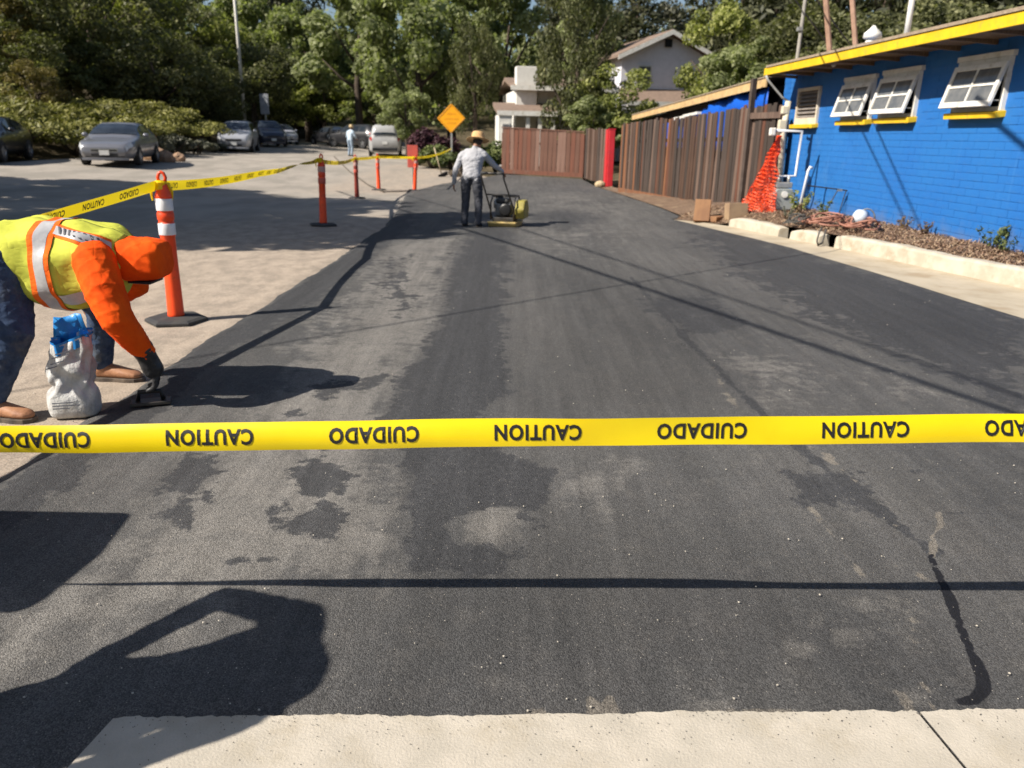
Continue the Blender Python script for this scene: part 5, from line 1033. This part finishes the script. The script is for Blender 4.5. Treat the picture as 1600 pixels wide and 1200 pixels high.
    MB().loft([[(x, yf+.012-.02*(abs(x)/.55)**2, z) for z in (zf_-.13, zf_-.02)] for x in np.linspace(-.46, .46, 9)], False, closed=False).build('grille', chrome if kind == 'sedan' else trimb, t)
    if kind == 'sedan': MB().loft([[(x, yf+.016-.02*(abs(x)/.55)**2, z) for z in (zf_-.11, zf_-.05)] for x in np.linspace(-.40, .40, 9)], False, closed=False).build('grille_mesh', trimb, t)
    MB().loft([[(x, yf+.018-.03*(abs(x)/.55)**2, z) for z in (.30, .42)] for x in np.linspace(-.62, .62, 9)], False, closed=False).build('intake', trimb, t)
    MB().loft([[(x, yf+.03-.05*(abs(x)/.6)**2, z) for z in (.20, .29)] for x in np.linspace(-.74, .74, 9)], False, closed=False).build('bumper_lip', m, t)
    MB().box((0, yf+.03, .45), (.31, .015, .16)).build('licence_plate', plate, t); MB().box((0, -yf-.02, .70 if kind == 'sedan' else .8), (.31, .015, .16)).build('licence_plate', plate, t)
    MB().box((0, -yf+.0, .42), (1.5, .12, .16)).build('rear_bumper', trimb if kind != 'sedan' else m, t, bevel=.03)
    return t
def put(u, v, y=None): p = gt(u, v); return p
HD = PI+R(11)
sd = Vector((-14.55, 29.6, float(T(-14.55, 29.6)))); car('parked_sedan', 'dark grey sedan parked nose-on with a pale number plate', 'sedan', sd, PI+R(13), paint('grey_paint', (.17, .175, .20)))
lf = Vector((-18.6, 28.6, float(T(-18.6, 28.6)))); lf.z = float(T(-16.9, 27)); car('parked_car', 'near-black car parked in the shade beside the grey sedan, cut by the picture edge', 'sedan', Vector((-18.15, 27.5, lf.z+.05)), PI+R(16), paint('black_paint', (.014, .015, .018)))
car('parked_suv', 'silver compact crossover parked facing us below the dark trees', 'suv', Vector((-16.05, 46.6, float(T(-16.05, 46.6)))), PI+R(12), paint('silver_paint', (.42, .43, .46)))
car('parked_car', 'dark blue car parked just behind the silver crossover', 'suv', Vector((-17.1, 55.6, float(T(-17.1, 55.6)))), PI+R(26), paint('navy_paint', (.035, .04, .065)))
car('parked_car', 'pale silver car parked behind the dark blue one, farthest in the row', 'sedan', Vector((-18.3, 63, float(T(-18.3, 63)))), PI+R(26), paint('pale_silver', (.42, .44, .52)))
car('parked_van', 'pale grey van seen from behind with a dark rear window beside the distant worker', 'van', Vector((-8.3, 51.2, float(T(-8.3, 51.2)))), R(8), simple('van_grey', (.40, .40, .40), (.34, .34, .34), .35, 3, coat=.4), 'van', None, carglass)
car('parked_car', 'dark car at the end of the street left of the pale van, the nearer one', 'suv', Vector((-11.9, 60, float(T(-11.9, 60)))), R(60), paint('charcoal_paint', (.03, .03, .034)))
car('parked_car', 'dark car at the end of the street left of the pale van, the farther one', 'sedan', Vector((-14.6, 64, float(T(-14.6, 64)))), R(40), paint('charcoal_paint2', (.045, .045, .05)))

# ------------------------------------------------------------------ overhead wires (their shadows cross the asphalt and the blue wall)
wirem = simple('black_wire', (.015, .015, .015))
def wire(label, S0, S1, h0, h1, e0, e1, r, sag=0):
    """S0, S1: where two points' shadows fall; h0, h1 heights of the wire there; extended both ways"""
    k = Vector((1.026, .496)); a = Vector((*(Vector(S0)-k*h0), h0)); b = Vector((*(Vector(S1)-k*h1), h1)); d = b-a
    pts = [a+d*(e0+(e1-e0)*i/10)-Vector((0, 0, sag*4*(i/10)*(1-i/10))) for i in range(11)]
    tag(MB().tube(pts, r, 6).build('power_line', wirem, None, True), label, 'overhead wire', 'overhead wires above the work area')
wire('thick overhead cable running along the street above the work area', (-.53, 11.95), (2.78, 4.14), 5.6, 5.6, -1.6, 2.2, .028)
wire('thin overhead wire crossing the street towards the blue building', (-.54, 6.25), (1.47, 8.06), 5.0, 5.0, -3.0, 3.0, .012)
wire('thin overhead wire running beside the thick cable', (1.46, 8.88), (2.99, 4.5), 6.0, 6.0, -3.2, 2.0, .016)
def wallwire(label, p, q, h, r, ext=(3, 4)):
    k = Vector((1.026, .496, -1)); a = Vector(p)-k*(h-p[2]); b = Vector(q)-k*(h+.5-q[2]); d = b-a
    tag(MB().tube([a-d*ext[0], a+d*ext[1]], r, 6).build('power_line', wirem, None, True), label, 'overhead wire', 'overhead wires above the work area')
wallwire('service wire dropping over the first window of the blue building', (5.73, 13.53, 1.66), (5.83, 11.98, .5), 4.6, .014, (3, 1.2))
wallwire('service wire dropping over the second window of the blue building', (5.77, 12.95, 1.6), (5.86, 11.4, .35), 4.6, .014, (3, 1.05))
wallwire('thick service cable above the window nearest the camera', (5.93, 10.33, 1.79), (5.98, 9.5, 1.41), 4.8, .03, (.05, 2.6))
# ------------------------------------------------------------------ foliage
barkm = simple('bark', (.085, .062, .045), (.045, .034, .026), .95, 9, bmp=.8, bscale=22, stretch=(3, 3, .5)); bark_pale = simple('pale_bark', (.30, .26, .20), (.16, .13, .10), .9, 6, bmp=.4, bscale=15)
LEAF = {'sycamore': leafmat('leaf_sycamore', (.085, .10, .040), (.23, .255, .115), (.42, .44, .24), .45), 'oak': leafmat('leaf_oak', (.042, .046, .019), (.125, .132, .058), (.30, .295, .14), .34), 'lime': leafmat('leaf_lime', (.08, .095, .024), (.23, .25, .07), (.40, .40, .14), .36),
 'conifer': leafmat('leaf_conifer', (.022, .026, .013), (.065, .070, .034), (.16, .155, .08), .18), 'juniper': leafmat('leaf_juniper', (.045, .048, .014), (.18, .175, .045), (.36, .335, .105), .22), 'shrub': leafmat('leaf_shrub', (.035, .048, .016), (.10, .125, .04), (.2, .22, .08), .28),
 'plum': leafmat('leaf_plum', (.022, .008, .012), (.055, .020, .028), (.10, .045, .05), .2), 'grey': leafmat('leaf_grey', (.06, .065, .045), (.14, .14, .10), (.24, .23, .17), .15), 'gold': leafmat('leaf_gold', (.07, .06, .018), (.16, .13, .035), (.26, .2, .07), .25), 'dry': leafmat('leaf_dry', (.07, .04, .02), (.15, .10, .05), (.28, .21, .12), .15)}
def leaves(name, blobs, n, size, mat_, seed, aspect=.55, droop=0.0, up=.35, shell=.55, flat=1.0):
    """leaf-sized faces spread through blobs (centre, radii): denser towards the skin of each clump"""
    r = np.random.default_rng(seed); B = np.array([list(c)+list(q) for c, q in blobs], float); vol = (B[:, 3]*B[:, 4]*B[:, 5])**.67; k = r.choice(len(B), n, p=vol/vol.sum())
    d = r.normal(size=(n, 3)); d /= np.linalg.norm(d, axis=1)[:, None]; rad = r.uniform(0, 1, n)**(.33*(1-shell)+.06)*r.uniform(.82, 1.08, n)
    C = B[k, :3]+d*B[k, 3:]*rad[:, None]; C[:, 2] -= droop*np.abs(d[:, 0])*B[k, 3]
    nrm = d*.75+r.normal(size=(n, 3))*.65; nrm[:, 2] += up; nrm += np.array([-.30, -.22, .12]); nrm /= np.linalg.norm(nrm, axis=1)[:, None]
    a = r.normal(size=(n, 3)); u = np.cross(nrm, a); u /= np.linalg.norm(u, axis=1)[:, None]; v = np.cross(nrm, u); s = size*r.uniform(.55, 1.35, n)[:, None]
    V = np.stack([C-u*s, C-v*s*aspect+nrm*s*.12, C+u*s, C+v*s*aspect+nrm*s*.12], 1).reshape(-1, 3)
    tb = np.random.default_rng(seed+1).uniform(-.22, .22, len(B)); tint = np.clip(.45+tb[k]+r.normal(0, .2, n), 0, 1)
    return np_mesh(name, V, np.arange(4*n).reshape(-1, 4), LEAF[mat_], False, {'tint': np.repeat(tint, 4)})
def blobs_round(r, n, R_, H_, z0, q=.34):
    out = []
    for i in range(n):
        a = r.uniform(0, 2*PI); t = r.uniform(0, 1); z = z0+H_*(.08+.86*t); w = R_*math.sqrt(max(.05, 1-(2*(t-.42)/1.2)**2))*r.uniform(.25, 1.0)**.6; s = R_*q*r.uniform(.6, 1.25)
        out.append(((w*math.cos(a), w*math.sin(a), z), (s, s, s*r.uniform(.55, .85))))
    return out
def trunk(name, h, r0, seed, R_, mat_=None):
    r = np.random.default_rng(seed); mb = MB(); top = [(0, 0, -.3), (.05, .03, h*.15), (r.normal(0, .12), r.normal(0, .12), h*.45), (r.normal(0, .3), r.normal(0, .3), h*.85)]
    mb.tube(top, [r0*1.35, r0, r0*.75, r0*.2], 9)
    for i in range(6):
        a = 2*PI*i/6+r.uniform(-.4, .4); z = h*r.uniform(.25, .6); b = Vector((0, 0, z)); e = Vector((math.cos(a)*R_*.7, math.sin(a)*R_*.7, z+h*r.uniform(.12, .32)))
        mb.tube([b, b.lerp(e, .5)+Vector((0, 0, -.02*h)), e], [r0*.5, r0*.3, r0*.08], 7)
    return mb.mesh(name, mat_ or barkm, True)
def kind_meshes(k):
    """two crown shapes and a trunk per kind, shared by every tree of that kind (unit height 10 m)"""
    out = []; 
    for v in range(2):
        r = np.random.default_rng(hash_(k)+v*17)
        if k == 'conifer':
            bl = []; h = 10.
            for i in range(60):
                t = (i+.5)/60; z = .8+9.2*t; w = 2.1*(1-t)**.75+.12; a = i*2.4+r.uniform(-.5, .5); bl.append(((w*.62*math.cos(a), w*.62*math.sin(a), z), (w*.55, w*.55, .32+.25*(1-t))))
            cm = leaves('crown', bl, 9000, .15, k, v+5, .30, .25, .1); tm = trunk('trunk', 9.6, .24, v+3, .6)
        else:
            P = dict(sycamore=(46, 3.6, 7.6, 2.2, .25, 12000, .155, .6), oak=(44, 4.0, 7.6, 2.0, .27, 11500, .125, .58), lime=(40, 3.4, 7.4, 2.2, .28, 8500, .14, .6), gold=(34, 3.2, 7.4, 2.0, .3, 7000, .14, .55), grey=(34, 3.2, 8.0, 1.6, .3, 7000, .14, .5))[k]
            cm = leaves('crown', blobs_round(r, P[0], P[1], P[2], P[3], P[4]), P[5], P[6], k, v+9, P[7], .12); tm = trunk('trunk', 8.2, .26, v+4, 3.0, bark_pale if k == 'grey' else None)
        out.append((cm, tm))
    return out
def hash_(s): return sum(ord(c)*(i+3) for i, c in enumerate(s))
KM = {}; NTREE = {}
def tree(k, x, y, h, label, w=1.0, group=None, name=None, dz=0, rz=None):
    if k not in KM: KM[k] = kind_meshes(k)
    i = NTREE[k] = NTREE.get(k, 0)+1; cm, tm = KM[k][i % 2]; z = float(T(x, y))-.1+dz; rr = random.uniform(0, 6.28) if rz is None else rz
    t = thing(name or {'sycamore': 'sycamore_tree', 'oak': 'oak_tree', 'conifer': 'conifer_tree', 'lime': 'leafy_tree', 'gold': 'leafy_tree', 'grey': 'eucalyptus_tree'}[k], label, 'tree', (x, y, z), rr, group)
    s = h/10; c = link('crown', cm, t); c.scale = (s*w, s*w, s); tr = link('trunk', tm, t); tr.scale = (s*(.5+.5*w), s*(.5+.5*w), s); return t
def ux(u, y, v=150): return float(at(u, v, y)[0])
def tu(k, u, y, h, label, w=1.0, group=None, **kw): return tree(k, ux(u, y), y, h, label, w, group, **kw)
G1, G2, G3, G4 = 'tall trees at the end of the street', 'dark trees on the left bank', 'dark conifers behind the blue building', 'trees beyond the houses'
# the big sunlit trees in the middle
tu('sycamore', 650, 54, 12.0, 'tall sunlit sycamore directly behind the pale van, its crown filling the middle', .9, G1)
tu('sycamore', 560, 63, 12.5, 'tall sunlit sycamore behind the distant worker, left of the van', .95, G1)
tu('sycamore', 705, 66, 14.5, 'tall sycamore behind the diamond sign, half hidden', .9, G1)
tu('sycamore', 785, 58, 12.5, 'sycamore rising over the left end of the gate', .85, G1)
tu('sycamore', 480, 76, 13, 'sycamore far down the street above the parked row', .9, G1)
tu('oak', 898, 42.5, 10.5, 'tall dark tree standing before the white stucco house', .5, G1)
tu('sycamore', 920, 54, 11.5, 'tall green tree between the white house and the gabled house', .62, G1)
tu('oak', 742, 50, 9, 'dark trunk tree just behind the diamond sign', .45, G1)
tu('sycamore', 634, 47, 4.6, 'low green tree to the right of the pale van', .85, G1)
tu('lime', 505, 74, 7.5, 'yellow-green tree low at the end of the street', 1.3, G1)
tu('lime', 460, 78, 6.0, 'pale green tree at the far left end of the street', 1.4, G1)
tu('oak', 560, 80, 9.0, 'dark rounded tree closing the street behind the sycamores', 1.5, G1)
tu('oak', 420, 84, 10.0, 'dark rounded tree closing the street behind the street sign', 1.5, G1)
tu('grey', 925, 80, 19, 'pale grey-green eucalyptus above the gabled house', .75, G4); tu('conifer', 985, 70, 16.5, 'open conifer above the roof ridge of the gabled house', 1.25, G4); tu('conifer', 1082, 72, 15.5, 'dark conifer right behind the gable peak', 1.2, G4); tu('grey', 1040, 82, 14.5, 'thin grey-green eucalyptus over the gable peak', .9, G4)
tu('conifer', 425, 88, 22, 'dark conifer rising behind the street light', 1.0, G4); tu('conifer', 465, 96, 25, 'taller dark conifer right of the street light', 1.0, G4); tu('conifer', 880, 78, 21, 'dark conifer behind the shading oak', 1.1, G4)
# right: by the houses and behind the blue building
tu('lime', 958, 41, 5.7, 'rounded green bush tree before the gabled house, above the red post', 1.05, G4, dz=-.2); tu('sycamore', 925, 39.5, 3.6, 'small bushy tree behind the grey fence panel', 1.2, G4)
tu('lime', 1120, 44, 8.8, 'mid-green leafy tree right of the gabled house', .85, G4); tu('sycamore', 1170, 39, 6.6, 'low leafy tree above the tarpaulin', 1.0, G4)
for i, (u, y, h, w, q) in enumerate(((1150, 56, 17, 1.2, 'over the shed roof'), (1215, 48, 15, 1.3, 'behind the grey mast'), (1290, 52, 17, 1.25, 'behind the brown timber props'), (1355, 46, 15, 1.3, 'behind the white roof vent'), (1425, 50, 16.5, 1.3, 'behind the pole light'), (1500, 45, 15, 1.3, 'above the second half of the roof'), (1580, 50, 17, 1.3, 'at the right edge above the fascia'), (1660, 44, 15, 1.3, 'just outside the right edge'))):
    tu('conifer', u, y, h, 'dense dark conifer '+q, w, G3)
for i, (u, y, h, q) in enumerate(((1250, 41, 8.5, 'under the conifers by the mast'), (1345, 40, 8.5, 'under the conifers by the roof vent'), (1440, 39, 8.5, 'under the conifers right of the pole light'), (1545, 38, 8.5, 'under the conifers at the right edge'), (1190, 60, 12, 'filling the gap over the shed'))): tu('oak', u, y, h, 'dark bushy oak '+q, 1.1, G3)
# left bank
for (k, u, y, h, w, q) in (('oak', 60, 44, 9.5, 1.0, 'above the near-black car'), ('oak', 150, 50, 11, 1.0, 'above the grey sedan'), ('oak', 250, 47, 6.8, 1.25, 'in deep shade right of the sedan'), ('oak', 312, 54, 6.2, 1.25, 'in deep shade above the silver crossover'), ('oak', 395, 66, 8.5, 1.2, 'behind the street sign'), 
    ('oak', 210, 62, 12, 1.1, 'higher up the bank behind the sedan'), ('oak', 100, 60, 12.5, 1.1, 'highest on the bank at the left'), ('oak', 300, 72, 10, 1.1, 'high behind the street light')): tu(k, u, y, h, 'dark spreading oak '+q, w, G2)
for (k, u, y, h, w, q) in (('lime', 215, 56, 10.5, .9, 'bright leafy tree among the dark oaks above the sedan'), ('lime', 350, 66, 9.0, .95, 'bright yellow-green tree around the foot of the street light'), ('gold', 25, 42, 6.0, .9, 'golden brown tree at the top left corner'), ('sycamore', 380, 80, 14, 1.0, 'green tree high behind the street light'), ('sycamore', 290, 86, 17, 1.1, 'tall green tree at the top left of the bank'), ('sycamore', 120, 76, 15, 1.2, 'tall green tree at the crest above the sedan'), ('sycamore', 10, 66, 14, 1.2, 'tall green tree at the crest near the left edge'), ('gold', 60, 37, 3.2, 1.2, 'low golden shrub tree behind the junipers')): tu(k, u, y, h, q, w, G2)
for (k, u, y, h, w, q) in (('oak', 40, 41, 4.2, 1.5, 'filling the bank behind the junipers at the left edge'),):
    if k == 'oak': tu(k, u, y, h, 'low dark bush '+q, w, G2, name='bush_tree')
for (k, u, y, h, w, q) in (('sycamore', 110, 45, 4.6, 1.5, 'low green bush on the bank above the roof of the grey sedan'), ('oak', 175, 46, 4.6, 1.6, 'low dark bush on the bank right of the green one'), ('oak', 225, 49, 4.8, 1.6, 'low dark bush behind the grey shrub pile'), ('oak', 285, 50, 4.6, 1.7, 'low dark bush left above the silver crossover'), ('oak', 318, 56, 5.2, 1.5, 'low dark bush behind the silver crossover'), ('oak', 405, 72, 5.5, 1.6, 'low dark bush behind the street sign'), ('lime', 440, 82, 6, 1.4, 'low bright bush behind the farthest parked car'), ('oak', 500, 86, 6, 1.8, 'low dark bush closing the street'), ('sycamore', 585, 72, 6, 1.5, 'low green bush closing the street behind the van')): tu(k, u, y, h, q, w, G2, name='bush_tree')
# trees outside the picture on the left whose shade dapples the street
SHN = 'street trees outside the picture on the left'
def shade_tree(x, y, ox, oy, h, R_, q, seed):
    r = np.random.default_rng(seed); z = float(T(x, y)); t = thing('oak_tree', q, 'tree', (x, y, z), 0, SHN)
    link('crown', leaves('crown', [((c[0]+ox, c[1]+oy, c[2]), e) for c, e in blobs_round(r, 40, R_, h*.55, h*.45, .25)], 9500, .20, 'oak', seed, .6), t)
    mb = MB(); mb.tube([(0, 0, -.3), (.1*ox, .1*oy, h*.25), (.35*ox, .35*oy, h*.5), (.8*ox, .8*oy, h*.72)], [.42, .34, .26, .1], 9)
    for i in range(6): a = i*1.05; mb.tube([(.3*ox, .3*oy, h*.45), (.7*ox+R_*.4*math.cos(a), .7*oy+R_*.4*math.sin(a), h*.62), (ox+R_*.75*math.cos(a), oy+R_*.75*math.sin(a), h*.78)], [.18, .1, .03], 7)
    mb.build('trunk', barkm, t, True)
shade_tree(-18.2, 9.8, 6.2, .3, 9.6, 3.9, 'leaning oak left of the picture reaching over the street, its shade near the posts', 31)
shade_tree(-18.4, 13.6, 2.4, -.9, 10.4, 4.6, 'broad oak left of the picture at the street edge', 32)
shade_tree(-23.5, 12.0, 0, 0, 10.2, 4.8, 'oak left of the picture standing up the bank', 33)
shade_tree(-18.4, 19.0, 1.2, -1.5, 8.2, 3.0, 'smaller oak left of the picture nearest the parked cars', 34)
shade_tree(-18.6, 6.6, 3.2, 1.4, 8.6, 2.9, 'slim oak left of the picture nearest the work, its ragged shade behind the bending worker', 35)
# far wood that closes the view
def far_wood():
    r = np.random.default_rng(21); bl = []
    for i in range(150):
        x = r.uniform(-95, 75); y = r.uniform(98, 125); z = float(T(x, y)); h = r.uniform(7, 13)*(1 if x < -20 or x > 20 else .75)
        for q in range(3): s = r.uniform(2.2, 3.8); bl.append(((x+r.normal(0, 1.5), y+r.normal(0, 1.5), z+h*(.25+.3*q)), (s, s, s*.9)))
    tag(link('far_woods', leaves('far_woods', bl, 40000, .42, 'sycamore', 3, .6)), 'far mass of trees closing the end of the street', 'woods', kind='stuff')
far_wood()

# ------------------------------------------------------------------ junipers, shrubs and rocks along the street
def shrub(name, label, cat, x, y, rx, ry, h, k, n, size, seed, group=None, nb=16, asp=.4, dz=0, flat=.5):
    r = np.random.default_rng(seed); bl = []
    for i in range(nb):
        a = r.uniform(0, 2*PI); q = math.sqrt(r.uniform(0, 1)); s = r.uniform(.28, .5); bl.append(((rx*q*.8*math.cos(a), ry*q*.8*math.sin(a), h*(.25+.55*r.uniform(.4, 1)*(1-q*q*.75))), (rx*s*.8, ry*s*.8, h*s*flat)))
    z = float(T(x, y)); t = thing(name, label, cat, (x, y, z+dz), r.uniform(-.3, .3), group); link('foliage', leaves('foliage', bl, n, size, k, seed, asp, .05, .55), t)
    mb = MB()
    for i in range(5): a = 2*PI*i/5+.3; mb.tube([(0, 0, -.2), (rx*.25*math.cos(a), ry*.25*math.sin(a), h*.3), (rx*.55*math.cos(a), ry*.55*math.sin(a), h*.55)], [.05, .035, .015], 6)
    mb.build('stem', barkm, t); return t
JG = 'spreading junipers on the left bank'
for i, (u, v, y, rx, ry, h, lb) in enumerate(((20, 185, 30.5, 2.7, 2.2, 1.5, 'at the left edge above the near-black car'), (110, 190, 33.5, 2.6, 2.2, 1.6, 'behind the windscreen of the grey sedan'), (60, 160, 34.5, 2.8, 2.3, 1.7, 'second row left, below the golden shrub'), (185, 178, 36, 2.6, 2.2, 1.5, 'behind the roof of the grey sedan'), (140, 158, 38.5, 2.9, 2.4, 1.7, 'second row above the grey sedan'), (250, 185, 39, 2.5, 2.1, 1.4, 'above the grey shrub pile'), (225, 163, 42, 2.8, 2.3, 1.5, 'second row above the grey shrub pile'), (305, 190, 43, 2.3, 2.0, 1.2, 'left of the silver crossover'), (-50, 175, 31.5, 2.8, 2.3, 1.8, 'just outside the left edge'), (20, 140, 39, 2.9, 2.4, 1.7, 'highest, at the left edge'))):
    p = at(u, v, y); x = float(p[0]); shrub('juniper_shrub', 'low spreading yellow-green juniper '+lb, 'shrub', x, y, rx, ry, h, 'juniper', 3600, .12, 40+i, JG, 22, .32, float(p[2])-float(T(x, y))-h*.75, .45)
for i, (u, v, rx, h, k, lb) in enumerate(((262, 245, 1.2, 1.25, 'grey', 'grey-green mounded shrub beside the rear of the grey sedan'), (300, 242, 1.0, .85, 'grey', 'low grey-green shrub right of the mounded one'), (328, 238, .8, .55, 'grey', 'small grey-green shrub tapering towards the silver crossover'), (352, 236, .7, .35, 'grey', 'lowest grey-green shrub in front of the silver crossover'))):
    p = gt(u, v); shrub('low_shrub', lb, 'shrub', p.x, p.y+.6, rx, rx, h, k, 2200, .09, 70+i, 'grey shrubs by the parked cars', 14, .4)
rockm = simple('tan_boulder', (.42, .27, .17), (.28, .18, .12), .9, 3, bmp=.6, bscale=6)
for i, (u, v, s, lb) in enumerate(((240, 250, .55, 'largest tan boulder behind the grey sedan'), (258, 253, .42, 'tan boulder in front of the mounded grey shrub'), (278, 252, .32, 'small tan boulder at the street edge'))):
    p = gt(u, v); mb = MB().sphere((0, 0, .3*s), (s, s*.8, s*.75), 10, 7); g = np.random.default_rng(i); mb.v = [tuple(np.array(q)*(1+g.normal(0, .07))) for q in mb.v]
    o = mb.build('boulder', rockm); o.location = p; tag(o, lb, 'rock', 'tan boulders by the grey sedan')
# hedge and shrubs round the diamond sign
for i, (u, v, rx, h, k, n, lb) in enumerate(((668, 268, 1.0, 1.15, 'shrub', 2600, 'green hedge bush left of the diamond sign post'), (700, 270, .9, 1.0, 'shrub', 2200, 'green hedge bush at the foot of the diamond sign post'), (745, 270, 1.1, 1.3, 'shrub', 2600, 'green hedge bush behind the worker in the straw hat'), (772, 270, .9, 1.35, 'shrub', 2200, 'green hedge bush against the left end of the gate'))):
    p = gt(u, v); shrub('hedge_bush', lb, 'hedge', p.x, p.y+2.2, rx, .9, h, k, n, .085, 90+i, 'hedge bushes by the gate', 14, .6)
p = gt(672, 262); shrub('plum_bush', 'dark purple plum bush behind the hedge near the diamond sign', 'bush', p.x, 41.5, 1.6, 1.2, 2.1, 'plum', 2600, .11, 99, None, 14, .6)
# weeds in the planting bed
def weed(label, x, y, h, k, n, seed):
    r = np.random.default_rng(seed); z = float(T(x, y))+.2; t = thing('weed', label, 'plant', (x, y, z), 0, 'weeds in the planting bed'); mb = MB(); bl = []
    for i in range(n):
        a = r.uniform(0, 6.28); e = Vector((math.cos(a)*h*.45, math.sin(a)*h*.45, h*r.uniform(.6, 1))); mb.tube([(0, 0, -.03), e*.5+Vector((0, 0, h*.12)), e], [.004, .003, .0015], 5)
        for q in range(3): bl.append((tuple(e*(.45+.27*q)), (h*.12, h*.12, h*.10)))
    mb.build('stem', LEAF['dry'] if k == 'dry' else LEAF['shrub'], t); link('foliage', leaves('foliage', bl, n*26, h*.085, k, seed, .4), t)
for i, (x, y, h, k, n, lb) in enumerate(((5.0, 13.9, .42, 'lime', 7, 'bright green weed right of the gas meter'), (5.25, 13.4, .30, 'shrub', 6, 'straggly weed beside the folding frame'), (5.85, 9.55, .36, 'shrub', 7, 'tallest green weed at the wall near the right edge'), (5.78, 9.15, .22, 'shrub', 6, 'low green weed at the wall by the right edge'), (5.72, 10.9, .20, 'dry', 8, 'dry weed tuft at the wall below the nearest window'), (5.68, 11.4, .22, 'dry', 8, 'dry weed tuft right of the work lamp'), (4.75, 13.3, .22, 'dry', 9, 'dry brown tuft in front of the gas meter'), (4.5, 13.0, .2, 'grey', 9, 'greyish tuft behind the broken kerb'))): weed(lb, x, y, h, k, n, 120+i)
